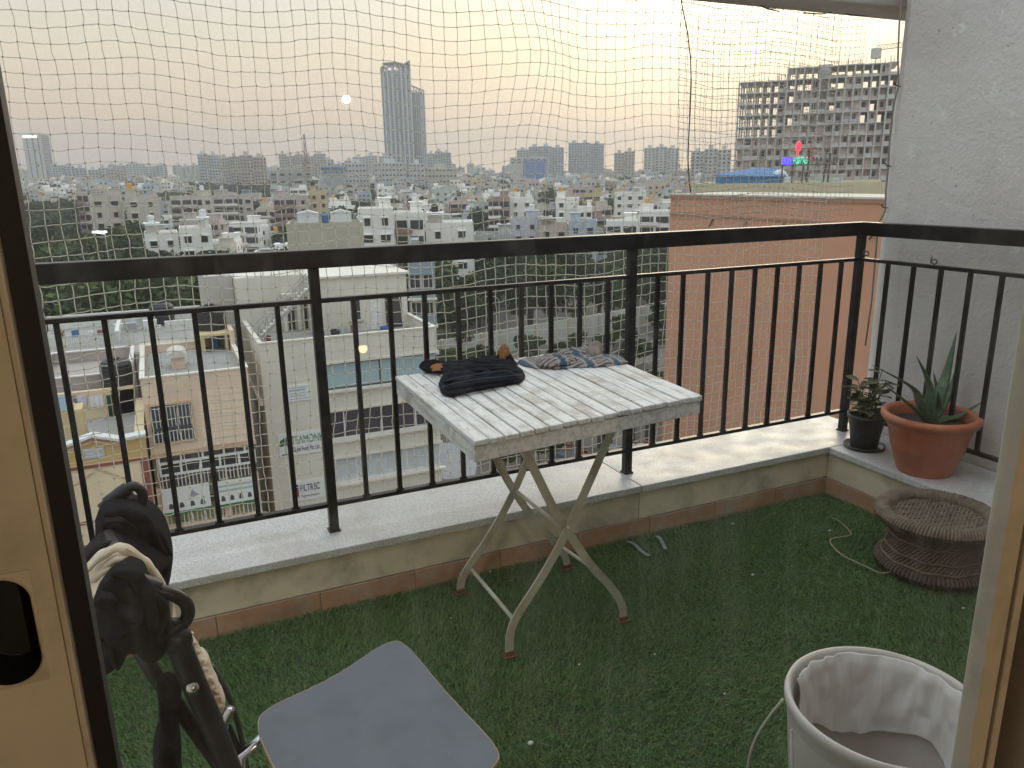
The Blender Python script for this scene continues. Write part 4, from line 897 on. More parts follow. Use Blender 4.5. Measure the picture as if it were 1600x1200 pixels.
MB().box(atY(366,440,YA_+9).x, T1, YA_+9, YBK+2, G, tz).build('stair_block', OFF, of); MB().box(T0, atY(365,440,YA_+9).x, YA_+10, YBK+4, G, tz+.15).build('side_block', wallm('office_side', (.52,.50,.45)), of)
q = sub(448,470,463,528,YA_+9); MB().box(q[0], q[1], YA_+8.95, YA_+8.998, zr+.04, q[3]).build('shade_doorway', FRD, of)  # dark panel, the unlit inside of the doorway put into its colour
q = sub(474,470,488,526,YA_+9); MB().box(q[0], q[1], YA_+8.95, YA_+8.998, zr+.04, q[3]).build('shade_doorway', FRD, of)
for px in (446, 468, 489): xx = atY(px,500,YA_+8.4).x; MB().box(xx-.12, xx+.12, YA_+8.3, YA_+8.55, zr+.03, atY(px,462,YA_+8.4).z).build('column', OFF2, of)
MB().box(atY(440,462,YA_+8.4).x, U0-.02, YA_+8.1, YA_+8.94, atY(460,464,YA_+8.4).z, atY(460,458,YA_+8.4).z).build('canopy', OFF2, of)
sa, sb = atY(394,522,YA_+4.5), atY(482,450,YA_+4.5); n = 16
stp = MB()
for k in range(n):
    u = k/n; xx = sa.x+(sb.x-sa.x)*u; z = zr+.05+(sb.z-zr)*u*.98; stp.box(xx, xx+(sb.x-sa.x)/n-.002, YA_+4.0, YA_+5.0, z, z+(sb.z-zr)/n*.9)
so = stp.build('stair', OFF2, of)
for yy in (YA_+3.97, YA_+5.03):
    b = MB(); b.bar((sa.x, yy, zr+.1), (sb.x, yy, sb.z), .06, .22)
    for u in np.linspace(0, 1, 9): xx = sa.x+(sb.x-sa.x)*u; z = zr+.1+(sb.z-zr-.1)*u; b.box(xx-.025, xx+.025, yy-.025, yy+.025, z, z+.95)
    b.bar((sa.x, yy, zr+1.05), (sb.x, yy, sb.z+.95), .05, .05); b.bar((sa.x, yy, zr+.6), (sb.x, yy, sb.z+.5), .035, .035); b.build('stair_railing', M('galvanised', (.35,.35,.34), .5, .3), so)
b = MB(); rx0, rx1 = atY(400,440,YA_+8.9).x, T1
for xx in np.linspace(rx0, rx1, 8): b.box(xx-.025, xx+.025, YA_+9.1, YA_+9.15, tz, tz+.85)
b.box(rx0, rx1, YA_+9.1, YA_+9.15, tz+.85, tz+.9).box(rx0, rx1, YA_+9.105, YA_+9.145, tz+.45, tz+.49); b.build('roof_railing', MATS['galvanised'], of)
for px, py, w, h, mt in ((525,520,.8,.5,FRD),(535,516,.9,.6,GREYW),(553,514,.5,.7,M('terra_pot', (.3,.12,.07), .8)),(600,506,.7,.4,TANKU),(418,528,.5,.5,M('terra_pot', (.3,.12,.07), .8)),(500,522,.7,.5,GREYW)):
    q = atY(px, py, YA_+4.6); MB().lathe([(.001,0),(w*.4,0),(w*.5,h),(w*.42,h),(w*.4,h*.8),(.001,h*.8)], (q.x, YA_+4.6, zr+.032), 12).build('terrace_tub', mt, label='small tub standing on the office roof terrace behind its parapet', cat='tub', group='tubs on the office terrace')
MB().box(x0-.25, x0-.02, YA_+.3, YBK-1, zr-3.2, zr-3.0).build('side_ledge', OFF2, of)

# signs on the office wall
WHITEB = M('sign_white', (.68,.69,.68), .5, var=.05); GREENL = M('sign_green', (.03,.17,.07), .6); NAVY = M('sign_navy', (.015,.03,.12), .6); DARKL = M('sign_dark', (.06,.07,.07), .7); REDL = M('sign_red', (.35,.04,.03), .6)
def board(name, px0, py0, px1, py1, Y, mat, label, t=.08, cat='sign'):
    a, c = atY(px0, py0, Y-t), atY(px1, py1, Y-t); z0 = min(a.z, c.z); z1 = max(a.z, c.z)
    e = empty(name, ((a.x+c.x)/2, Y, z0), label, cat); MB().box(a.x, c.x, Y-t, Y-.004, z0, z1).build('panel', mat, e, bevel=.01); return e, a.x, c.x, z0, z1
def mid(px0, pyl, px1, pyr, hpx): return px0, (pyl+pyr)/2-hpx/2, px1, (pyl+pyr)/2+hpx/2
YS = YA_
e, a, c, z0, z1 = board('wall_sign', 434, 680, 506, 705, YS, WHITEB, 'white wall sign with green tree and TEAMONK lettering on the office block'); W_, H_ = c-a, z1-z0; yf = YS-.082
text('TEAMONK', a+W_*.28, yf, z0+H_*.66, H_*.50, GREENL, e, sx=W_*.70/(H_*.50*4.55)); text('Global Foods Pvt. Ltd.', a+W_*.30, yf, z0+H_*.26, H_*.30, DARKL, e, sx=W_*.64/(H_*.30*9.3))
lf = MB()
for dx, dz, r in ((.10,.66,.10),(.16,.74,.09),(.20,.60,.09),(.06,.56,.07)): lf.lathe([(.001,0),(r*H_*1.3,0)], (0,0,0), 14); lf.v[-28:] = [(a+W_*dx+x, yf-.02, z0+H_*dz+y) for x, y, z in lf.v[-28:]]
lf.box(a+W_*.125, a+W_*.15, yf-.02, yf, z0+H_*.12, z0+H_*.6).box(a+W_*.05, a+W_*.22, yf-.018, yf, z0+H_*.08, z0+H_*.15); lf.build('tree_emblem', GREENL, e)
e, a, c, z0, z1 = board('wall_sign', 451, 755, 508, 776, YS, WHITEB, 'white wall sign with navy FILTREC lettering on the office block'); W_, H_ = c-a, z1-z0
text('FILTREC', a+W_*.30, yf, z0+H_*.62, H_*.48, NAVY, e, sx=W_*.62/(H_*.48*3.9), ext=.03); text('The Filtration & Separation', a+W_*.31, yf, z0+H_*.22, H_*.17, NAVY, e, sx=W_*.60/(H_*.17*12))
lf = MB().box(a+W_*.08, a+W_*.26, yf-.012, yf+.002, z0+H_*.18, z0+H_*.85); lf.build('emblem', NAVY, e); MB().box(a+W_*.15, a+W_*.24, yf-.02, yf-.014, z0+H_*.3, z0+H_*.62).build('emblem_square', REDL, e)
e, a, c, z0, z1 = board('wall_sign', 447, 604, 488, 624, YS, WHITEB, 'small plain white notice with faint print on the office block'); W_, H_ = c-a, z1-z0
for k in range(5): MB().box(a+W_*.1, a+W_*(.85-.1*(k%2)), yf-.004, yf+.002, z0+H_*(.14+.17*k), z0+H_*(.14+.17*k)+H_*(.09 if k == 3 else .04)).build('print_line', M('faint_print', (.30,.36,.42), .7), e)

# ---- B: peach house with panelled front
YP_ = 47.0; PEACH = wallm('peach_wall', (.74,.58,.43), .3); PEACH2 = M('peach_panel', (.75,.60,.45), .85, var=.08, scale=2); ORL = M('peach_joint', (.56,.38,.26), .9)
x0, x1 = atY(219,594,YP_).x, atY(386,571,YP_).x; zt_ = atY(300,582,YP_).z; zr = zt_-.55; YK = YP_+10
ph = empty('peach_house', ((x0+x1)/2, YP_, G), 'peach painted house with panelled front and barred window beside the office block', 'house')
zc = atY(300,702,YP_).z; zg = atY(300,757,YP_).z; gx0, gx1 = atY(247,725,YP_).x, x1-.05
b = MB(); b.box(x0, x1, YP_, YK, zc, zr-.001).box(x0, x1, YP_+.9, YK, G, zc-.002); b.build('wall', PEACH, ph)
MB().box(x0+.1, x1-.1, YP_+.1, YK-.1, zr, zr+.02).build('roof', CONC, ph); parapet(ph, x0, x1, YP_, YK, zr+.001, zt_-zr-.09, PEACH, .18, OFF2)
# raised panels with joints
pxs = [atY(311,640,YP_).x, atY(338,640,YP_).x, atY(362,640,YP_).x, x1-.08]; z_hi, z_lo = zt_-1.1, zc+.05; nr = 8
for i in range(3):
    for r in range(nr):
        MB().box(pxs[i]+.008, pxs[i+1]-.008, YP_-.035, YP_-.002, z_lo+(z_hi-z_lo)*r/nr+.012, z_lo+(z_hi-z_lo)*(r+1)/nr-.012).build('panel', PEACH2, ph)
MB().box(pxs[0], pxs[-1], YP_-.012, YP_-.001, z_lo, z_hi).build('joint_bed', ORL, ph)
MB().box(x0-.05, x1+.05, YP_-.09, YP_-.003, zc-.22, zc+.02).build('band', ORL, ph)
q = sub(233,628,303,690,YP_); wx0, wx1 = atY(232,660,YP_).x, atY(304,655,YP_).x; wz0, wz1 = atY(268,692,YP_).z, atY(268,628,YP_).z
wn_ = window(ph, wx0, wx1, wz0, wz1, YP_-.05, GLASSD, ORL, fw=.12, dep=.16, sill=False)
for k in range(11): xx = wx0+.2+(wx1-wx0-.4)*k/10; MB().box(xx-.025, xx+.025, YP_-.17, YP_-.12, wz0+.12+(.0), wz0+(wz1-wz0)*.34).box(xx-.022, xx+.022, YP_-.165, YP_-.125, wz0+(wz1-wz0)*.42, wz1-.2).build('grill_bar', GRILL, wn_)
MB().box(wx0+.12, wx1-.12, YP_-.19, YP_-.10, wz0+(wz1-wz0)*.34, wz0+(wz1-wz0)*.42).build('grill_rail', FRD, wn_)
# white glazed balcony
zt2, zb2 = zc-.23, zg; gl = window(ph, gx0, gx1, zb2+.75, zt2-.35, YP_+.05, GLASSD, FRW, [gx0+(gx1-gx0)*t for t in (.22,.42,.62,.82)], fw=.13, dep=.2, sill=False)
MB().box(gx0, gx1, YP_+.3, YP_+.88, zb2, zt2).build('balcony_inside', M('brown_inside', (.13,.10,.08), .9, var=.5, scale=1.5), ph)
for k in range(26): xx = gx0+.1+(gx1-gx0-.2)*k/25; MB().box(xx-.03, xx+.03, YP_-.02, YP_+.03, zb2, zb2+.74).build('balcony_bar', GRILL, ph)
for k in range(5): xx = gx0+(gx1-gx0)*(.0+.22*k); MB().box(xx, xx+.12, YP_+.0, YP_+.12, zt2-.35, zt2).build('upright', FRW, ph)
# shop level
MB().box(x0+.3, x1-.2, YP_+.5, YP_+.88, zg-3.6, zg-.01).build('shop_inside', M('lime_inside', (.30,.34,.12), .8, var=.5, scale=1.2), ph)
for xx in (x0, x0+3.6, x1-.45): MB().box(xx, xx+.45, YP_+.1, YP_+.85, G, zg).build('pillar', PEACH, ph)
for dx, w, h, mt in ((.9,.7,.5,FRD),(1.6,.35,.7,M('yellow_tag', (.7,.6,.1), .6)),(2.2,.9,.4,FRD),(4.2,.9,1.5,FRD)): MB().box(x0+dx, x0+dx+w, YP_+.3, YP_+.49, zg-1.2-h*.5, zg-1.2+h*.5).build('shop_fitting', mt, ph)
zsh = zg-2.25
MB().box(x0, x1, YP_-.02, YP_+.5, zsh-.35, zsh-.2).build('shop_slab', PEACH, ph)
for k in range(24): xx = x0+.1+(x1-x0-.2)*k/23; MB().box(xx-.03, xx+.03, YP_-.01, YP_+.04, zsh-.2, zsh+.5).build('railing_bar', GRILL, ph)
# roof furniture
dx0, dx1 = atY(264,570,YP_+4).x, atY(293,570,YP_+4).x; dz1 = atY(278,556,YP_+4).z; r = (dx1-dx0)/2*1.1; cx = (dx0+dx1)/2
sk = MB().box(dx0+.15, dx1-.15, YP_+3.7, YP_+5.2, zr+.02, dz1).build('stair_head', PEACH, ph)
MB().prism([(cx+r*math.cos(t), dz1+.01+r*.72*math.sin(t)) for t in np.linspace(0, math.pi, 14)], 1, YP_+3.4, YP_+5.4).build('arched_roof', M('pale_sheet', (.55,.53,.47), .6), sk)
hx0, hx1 = atY(314,540,YK).x, atY(353,530,YK).x; hz0, hz1 = zr, atY(333,517,YK).z
YELL = wallm('yellow_wash', (.62,.50,.28), .3)
b = MB().box(hx0, hx0+.2, YK-2, YK+1.8, zr+.02, hz1).box(hx1-.2, hx1, YK-2, YK+1.8, zr+.02, hz1).box(hx0+.2, hx1-.2, YK+1.6, YK+1.8, zr+.02, hz1).box(hx0-.1, hx1+.1, YK-2.1, YK+1.9, hz1+.001, hz1+.15); b.build('roof_room', YELL, ph)
tank(ph, ((hx0+hx1)/2, YK, hz1+.152), 1.0, 1.75, TANKB); tank(None, ((hx0+hx1)/2+.1, YK-.6, zr+.021), .32, .95, TANKU, 'blue_drum').update_tag()
d_ = bpy.data.objects['blue_drum']; tag(d_, 'blue plastic drum in the open roof room of the peach house', 'drum')
MB().box(hx1+.1, x1+.05, YK-2.6, YK-.2, zr+.02, zr+1.5).build('roof_store', PEACH, ph)
# boards of the peach house
for i, (p0, p1) in enumerate((((251,768),(331,794)), ((335,756),(402,783)))):
    e, a, c, z0, z1 = board('shop_sign', p0[0], p0[1]-2, p1[0], p1[1], YP_-.1, WHITEB, ['white shop board with bird emblem and small vehicle pictures', 'white shop board with faint green heading and three small pictures'][i]); W_, H_ = c-a, z1-z0; yf2 = YP_-.185
    MB().box(a, c, yf2, yf2+.003, z0, z0+H_*.10).build('green_stripe', GREENL, e)
    for k in range(4):
        xx = a+W_*(.12+.22*k); MB().prism([(xx, z0+H_*.22), (xx+W_*.10, z0+H_*.22), (xx+W_*.10, z0+H_*.32), (xx+W_*.07, z0+H_*.42), (xx+W_*.02, z0+H_*.42), (xx, z0+H_*.32)], 1, yf2-.004, yf2).build('picture', DARKL, e)
    if i == 0: MB().prism([(a+W_*.55,z0+H_*.6),(a+W_*.66,z0+H_*.55),(a+W_*.78,z0+H_*.62),(a+W_*.70,z0+H_*.72),(a+W_*.64,z0+H_*.86),(a+W_*.60,z0+H_*.72)], 1, yf2-.004, yf2).build('bird_emblem', M('grey_print', (.30,.32,.34), .7), e)
    else:
        for k in range(2): MB().box(a+W_*.08, a+W_*.92, yf2-.004, yf2, z0+H_*(.58+.18*k), z0+H_*(.66+.18*k)).build('print_line', M('pale_green_print', (.36,.48,.40), .7), e)
e, a, c, z0, z1 = board('orange_sign', 266, 834, 368, 852, YP_-.3, M('sign_orange', (.52,.13,.035), .55), 'long orange shop sign with round white emblem below the peach house'); W_, H_ = c-a, z1-z0; yf2 = YP_-.385
ds = MB(); ds.lathe([(.001,0),(H_*.42,0)], (0,0,0), 24); ds.v = [(a+W_*.50+x, yf2, z0+H_*.5+y) for x, y, z in ds.v]; ds.build('round_emblem', WHITEB, e); text('a', a+W_*.475, yf2-.01, z0+H_*.52, H_*.75, FRD, e)
for k in range(3): MB().box(a+W_*.78, a+W_*.95, yf2-.002, yf2, z0+H_*(.25+.22*k), z0+H_*(.33+.22*k)).box(a+W_*.06, a+W_*(.30-.04*k), yf2-.002, yf2, z0+H_*(.25+.22*k), z0+H_*(.31+.22*k)).build('print_line', M('pale_print', (.7,.55,.45), .7), e)

# ---- C: gabled yellow house
YC_ = 45.0; GOLD = wallm('gold_wall', (.58,.40,.17), .3); YC2 = wallm('pale_yellow', (.74,.61,.40), .25); MAROON = M('maroon_trim', (.24,.07,.06), .8); WHT = M('white_trim', (.7,.69,.66), .8)
x0, x1 = atY(40,720,YC_).x, atY(226,690,YC_).x; rg = atY(144,682,YC_); zE = atY(150,708,YC_).z; zE2 = atY(98,700,YC_).z
gb = empty('gabled_house', ((x0+x1)/2, YC_, G), 'pale yellow house with gold gable, white coping and maroon lines', 'house')
zgab = atY(150,724,YC_).z
MB().box(x0, x1, YC_, YC_+9, G, zgab).build('wall', YC2, gb)
gxl, gxr = atY(98,700,YC_).x, atY(186,692,YC_).x
MB().prism([(x0,zgab+.001),(x1,zgab+.001),(x1,zE2+.1),(gxr,zE2),(rg.x,rg.z-.1),(gxl,zE2),(x0,zE2)], 1, YC_, YC_+.35).build('gable_front', GOLD, gb)
cp = MB(); P = [(x0-.1,zE2+.02),(gxl,zE2+.02),(rg.x,rg.z),(gxr,zE2+.02),(x1+.1,zE2+.12)]
for (a, za), (c, zc_) in zip(P[:-1], P[1:]): cp.bar((a, YC_+.12, za+.07), (c, YC_+.12, zc_+.07), .75, .13)
cp.build('coping', WHT, gb); cp = MB()
for (a, za), (c, zc_) in zip(P[1:3], P[2:4]): cp.bar((a, YC_-.06, za-.25), (c, YC_-.06, zc_-.25), .1, .14)
cp.build('gable_moulding', ORL, gb)
e, a, c, z0, z1 = board('gable_plaque', 128, 702, 165, 714, YC_, M('plaque_grey', (.42,.42,.40), .6), 'small grey inscribed plaque on the gold gable', cat='plaque')
for k in range(3): MB().box(a+.1, c-.1-.15*(k%2), YC_-.084, YC_-.08, z0+(z1-z0)*(.2+.28*k), z0+(z1-z0)*(.3+.28*k)).build('print_line', M('plaque_print', (.6,.6,.58), .7), e)
for zz in (zgab-.05, atY(150,812,YC_).z): MB().box(x0, x1, YC_-.08, YC_-.003, zz-.16, zz).build('maroon_band', MAROON, gb)
MB().box(x1-.35, x1+.02, YC_-.06, YC_-.004, G, zgab-.22).build('corner_strip', MAROON, gb)
vv = MB(); P = [(rg.x, zgab-.35), (rg.x-2.2, zgab-1.7)]
vv.bar((rg.x, YC_-.03, zgab-.3), (rg.x-2.2, YC_-.03, zgab-1.7), .05, .1).bar((rg.x, YC_-.03, zgab-.31), (rg.x+2.2, YC_-.03, zgab-1.7), .05, .1); vv.build('gable_line', ORL, gb)
zro = zE2-.9; MB().box(x0, x1, YC_+.36, YC_+9, zgab+.001, zro).build('roof', CONC, gb)
MB().box(x1-.5, x1, YC_+.4, YC_+9, zro+.002, zE2).box(x0, x1-.51, YC_+8.6, YC_+9, zro+.002, zE2+.9).build('parapet', YC2, gb)
for px in (108, 122): xx = atY(px,660,YC_+3).x; MB().box(xx-.28, xx+.28, YC_+3, YC_+4.5, zro+.001, atY(px,640,YC_+3).z).build('roof_pier', YELL, gb)
xx = atY(90,620,YC_+3.2).x; MB().box(xx-.8, xx+.55, YC_+2.5, YC_+2.56, atY(90,642,YC_+2.5).z, atY(90,620,YC_+2.5).z).build('blue_sheet', M('pale_blue_sheet', (.36,.50,.62), .6), label='pale blue sheet fixed above the gabled house roof', cat='sheet')

# ---- D/E: roofs behind
YE_ = 56.0; x0, x1 = atY(60,640,YE_).x, atY(212,620,YE_).x; zt_ = atY(140,606,YE_).z
d1 = empty('terrace_house', ((x0+x1)/2, YE_, G), 'low mauve grey house with laundry, black tank and yellow stair room on its roof', 'house')
MAUVE = wallm('mauve_wall', (.46,.40,.37), .4)
MB().box(x0, x1, YE_, YE_+9, G, zt_).build('wall', MAUVE, d1); parapet(d1, x0, x1, YE_, YE_+9, zt_+.001, .8, MAUVE, .2, WHT)
yx0, yx1 = atY(192,640,YE_-1.6).x, atY(210,640,YE_-1.6).x; MB().box(yx0-.5, yx1+.2, YE_-2.4, YE_-.02, G, atY(200,608,YE_-2.4).z).build('stair_room', YELL, d1)
tank(d1, ((yx0+yx1)/2-.4, YE_-1.2, atY(200,608,YE_-2.4).z+.003), .95, 1.9, TANKB)
MB().box(atY(112,640,YE_-2).x, yx0-.55, YE_-2.2, YE_-1.95, G, atY(140,638,YE_-2).z).build('front_wall', YELL, d1)
for px0, px1, col, lab in ((112,122,(.35,.28,.30),'mauve cloth drying on the line above the yellow wall'),(118,136,(.62,.58,.68),'lavender sheet drying on the line above the yellow wall'),(138,163,(.68,.66,.68),'white sheet drying on the line above the yellow wall'),(214,222,(.30,.18,.34),'purple cloth hanging beside the stair room'),(166,177,(.03,.11,.08),'dark green cloth hanging beside the stair room')):
    py0, py1 = ((618,634) if px0 < 160 else ((628,650) if px0 > 200 else (618,650))); a, c = atY(px0, py0, YE_-2.6), atY(px1, py1, YE_-2.6); b = MB(); vs = []
    for i in range(13):
        for j in range(2): vs.append((a.x+(c.x-a.x)*i/12, YE_-2.6+.05*math.sin(i*1.6)*(1-j*.7), c.z+(a.z-c.z)*j))
    b.add(vs, [(i*2, i*2+2, i*2+3, i*2+1) for i in range(12)]); o = b.build('hanging_cloth', fabric('laundry_%d' % px0, col, .1, .1), label=lab, cat='laundry'); o.modifiers.new('thick', 'SOLIDIFY').thickness = .01
YF_ = 68.0; x0, x1 = atY(40,560,YF_).x, atY(330,520,YF_).x; zt_ = atY(180,556,YF_).z
d2 = empty('long_roof_building', ((x0+x1)/2, YF_, G), 'long low building with grey concrete roof, white parapets and small railings', 'building')
MB().box(x0, x1, YF_, YF_+16, G, zt_).build('wall', GREYW, d2); MB().box(x0+.3, x1-.3, YF_+.3, YF_+15.7, zt_+.001, zt_+.05).build('roof', CONC, d2)
b = MB(); b.box(x0, x1, YF_+15.4, YF_+15.7, zt_+.051, zt_+1.3).box(x0+6, x0+6.3, YF_+6, YF_+15.3, zt_+.051, zt_+1.0).box(x0+10, x1-1, YF_+9, YF_+9.3, zt_+.052, zt_+1.0); b.build('parapet', WHT, d2)
b = MB()
for xx in np.linspace(x0+1, x1-6, 40): b.box(xx-.03, xx+.03, YF_+5, YF_+5.06, zt_+.05, zt_+1.0)
b.box(x0+1, x1-6, YF_+4.99, YF_+5.07, zt_+1.0, zt_+1.06); b.build('roof_railing', GRILL, d2)
tank(d2, (atY(257,520,YF_+13).x, YF_+13, zt_+.055), 1.1, 2.3, TANKB); tank(d2, (atY(215,520,YF_+13).x, YF_+14, zt_+.055), .5, 1.0, TANKW)
for k in range(9):
    px = 100+22*k+random.uniform(-6,6); q = atY(px, 525, YF_+11); w = random.uniform(.4,1.3); MB().box(q.x-w/2, q.x+w/2, YF_+10.5, YF_+10.5+w*.8, zt_+.052, zt_+.05+random.uniform(.3,.9)).box(q.x-w*.3, q.x+w*.2, YF_+10.2, YF_+10.48, zt_+.052, zt_+.05+random.uniform(.2,.5)).build('roof_clutter', random.choice([WHT, GREYW, TANKU, M('brick_pile', (.25,.13,.09), .9)]), d2)
# alley block between
MB().box(atY(222,600,60).x, atY(345,560,60).x, 62, 66, G, atY(280,545,62).z).build('back_wall_house', wallm('back_yellow', (.58,.50,.36)), label='plain pale yellow wall of the house behind the peach roof', cat='house')

# ---- F: blue grey block right of the office
def simple_block(name, px0, px1, pyt, dist, depth, wall, label, cat, rows, cols, rot=0, glass=None, floor_h=3.1, top_extra=True, sills=True, group=None, balc=0, wfrac=.5, base=None, frame=None):
    """a building whose front faces the balcony; its width and height come from its distance"""
    a, c = polar(px0, dist), polar(px1, dist); ctr = (a+c)/2; W = (c-a).length; ang = math.atan2(c.y-a.y, c.x-a.x)+rot; zt = zat((px0+px1)/2, pyt, dist); z0 = base if base is not None else gz(ctr.x, ctr.y)-.5
    e = empty(name, (ctr.x, ctr.y, z0), label, cat, group)
    def loc(b): b.v = [(ctr.x+x*math.cos(ang)-y*math.sin(ang), ctr.y+x*math.sin(ang)+y*math.cos(ang), z) for x, y, z in b.v]; return b
    loc(MB().box(-W/2, W/2, 0, depth, z0, zt)).build('wall', wall, e)
    t = .25; b = MB().box(-W/2, W/2, 0, t, zt+.001, zt+.9).box(-W/2, W/2, depth-t, depth, zt+.001, zt+.9).box(-W/2, -W/2+t, t, depth-t, zt+.001, zt+.9).box(W/2-t, W/2, t, depth-t, zt+.001, zt+.9); loc(b).build('parapet', wall, e)
    glass = glass or GLASSD
    for r in range(rows):
        zc = zt-1.5-r*floor_h
        if zc < z0+1: break
        for k in range(cols):
            xc = -W/2+W*(k+.5)/cols; w = W/cols*wfrac; h = 1.35
            fr_ = loc(MB().box(xc-w/2-.09, xc+w/2+.09, -.06, -.002, zc-h/2-.09, zc-h/2).box(xc-w/2-.09, xc+w/2+.09, -.06, -.002, zc+h/2, zc+h/2+.09).box(xc-w/2-.09, xc-w/2, -.06, -.002, zc-h/2, zc+h/2).box(xc+w/2, xc+w/2+.09, -.06, -.002, zc-h/2, zc+h/2).box(xc-.04, xc+.04, -.055, -.002, zc-h/2, zc+h/2)).build('window', frame or FRW, e)
            loc(MB().box(xc-w/2, xc-.041, -.02, -.001, zc-h/2, zc+h/2).box(xc+.041, xc+w/2, -.02, -.001, zc-h/2, zc+h/2)).build('pane', glass, fr_)
            if sills: loc(MB().box(xc-w/2-.2, xc+w/2+.2, -.5, -.003, zc+h/2+.12, zc+h/2+.22)).build('shade', wall, fr_)
        if balc and r % 1 == 0: loc(MB().box(-W/2-.1, W/2+.1, -.7 if balc > 1 else -.25, -.004, zc-2.0, zc-1.8)).build('floor_band', OFF2, e)
    if top_extra:
        w = W*.28; xo = random.uniform(-.2,.2)*W; loc(MB().box(xo-w/2, xo+w/2, depth*.3, depth*.3+min(depth*.4,5), zt+.002, zt+2.7)).build('stair_head', wall, e)
    e['_w'] = W; del e['_w']; return e, loc, W, zt
simple_block('blue_house', 630, 674, 418, 84, 10, wallm('blue_grey', (.30,.36,.41)), 'blue grey house with open balconies just behind the office block', 'house', 3, 2, floor_h=3.0, balc=2, wfrac=.7)
simple_block('apartment_block', 818, 930, 382, 205, 14, wallm('flat_cream', (.62,.59,.53)), 'cream apartment block with grey bands beyond the compound trees', 'apartment block', 4, 5, balc=1, wfrac=.55)
simple_block('blue_house', 931, 974, 386, 215, 10, wallm('pale_blue_house', (.42,.50,.62)), 'narrow pale blue house next to the cream apartment block', 'house', 4, 2, balc=1)
simple_block('yellow_house', 975, 992, 388, 220, 8, wallm('strong_yellow', (.62,.44,.08)), 'slim bright yellow house next to the pale blue house', 'house', 4, 1, balc=2, wfrac=.7)
simple_block('pink_house', 994, 1060, 384, 225, 12, wallm('dusty_pink', (.48,.36,.32)), 'dusty pink house with a lit shop front beside the terracotta wall', 'house', 4, 3, balc=1)
q = polar(1010, 218); zz = zat(1010, 413, 218)
b = MB(); b.box(q.x-2.4, q.x-.6, q.y-.5, q.y-.2, zz-.5, zz+.5); b.build('neon_sign', emit('neon_blue', (.15,.25,1), 3), label='small lit blue sign low on the dusty pink house', cat='sign'); MB().box(q.x-.55, q.x+1.2, q.y-.5, q.y-.2, zz-.5, zz+.5).build('neon_sign', emit('neon_red', (1,.08,.12), 3), label='small lit red sign low on the dusty pink house', cat='sign')

# ---- compound wall
A, B = atZ(660,575,G), atZ(1062,499,G); n = 16; cw = empty('compound_wall', (A+B)/2, 'long weathered white compound wall with square pillars below the trees', 'wall'); CWM = wallm('whitewash', (.55,.54,.50), .9)
d = (B-A).normalized(); nrm_ = Vector((-d.y, d.x, 0))
for k in range(n):
    p0, p1 = A.lerp(B, k/n), A.lerp(B, (k+1)/n); MB().obox((p0+p1)/2+Vector((0,0,1.9)), (p1-p0)*.5*.985, nrm_*.14, (0,0,1.9)).build('wall_panel', CWM, cw); MB().obox(p0+Vector((0,0,1.93)), d*.3, nrm_*.3, (0,0,1.93)).build('pillar', wallm('pillar_cream', (.55,.50,.38)), cw)

# ---- yard below the table: low sheds and stacked sheets
SHEET = M('metal_sheet', (.26,.27,.29), .5, .2, .2, 2); 
def shed(px0, px1, py, dist_z, depth, h, mat, label, name='shed'):
    a, c = atZ(px0, py, G), atZ(px1, py, G); W = (c-a).length; ctr = (a+c)/2; ang = math.atan2(c.y-a.y, c.x-a.x)
    e = empty(name, ctr, label, 'shed'); f = lambda b: b.rot((ctr.x, ctr.y), ang)
    f(MB().box(ctr.x-W/2, ctr.x+W/2, ctr.y, ctr.y+depth, G, G+h)).build('wall', GREYW, e)
    rf = f(MB().prism([(ctr.y-.4, G+h+.05), (ctr.y+depth+.4, G+h+.9), (ctr.y+depth+.4, G+h+1.0), (ctr.y-.4, G+h+.15)], 0, ctr.x-W/2-.3, ctr.x+W/2+.3)).build('roof', mat, e)
    b = MB()
    for x in np.arange(ctr.x-W/2, ctr.x+W/2, .6): b.bar((x, ctr.y-.38, G+h+.17), (x, ctr.y+depth+.38, G+h+1.02), .08, .05)
    f(b).build('ridge', mat, rf, kind='stuff'); f(MB().box(ctr.x-W*.15, ctr.x+W*.15, ctr.y-.06, ctr.y-.003, G+.02, G+h*.8)).build('door', FRD, e)
shed(662, 738, 800, 0, 6, 3.0, SHEET, 'grey sheet roofed shed in the street below the ledge')
shed(700, 780, 712, 0, 5, 2.6, M('dull_sheet', (.20,.19,.18), .7, .1), 'small dull shed in the yard under the table')
shed(905, 985, 700, 0, 7, 2.8, M('light_sheet', (.36,.37,.37), .6, .1), 'pale sheet roofed shed in the yard behind the table legs')
shed(992, 1036, 690, 0, 5, 2.4, M('blue_sheet_roof', (.16,.20,.24), .6, .1), 'blue grey shed against the foot of the terracotta wall')
for k in range(34):
    px, py = random.uniform(790, 1030), random.uniform(648, 718); q = atZ(px, py, G); w, l = random.uniform(.5,1.4), random.uniform(.8,2.4)
    b = MB().box(q.x-l/2, q.x+l/2, q.y-w/2, q.y+w/2, G+.01, G+.05+random.random()*.5).box(q.x-l*.3, q.x+l*.5, q.y-w*.4, q.y+w*.6, G+.56, G+.6); b.rot((q.x, q.y), random.uniform(0,3))
    cn = random.choice(['white', 'grey', 'rusty', 'blue']); b.build('stacked_board', M('board_'+cn, {'white':(.6,.6,.58),'grey':(.3,.3,.3),'rusty':(.28,.13,.09),'blue':(.12,.18,.28)}[cn], .8), label='%s scrap boards piled on the ground of the yard' % cn, cat='scrap pile', group='scrap piles in the yard')
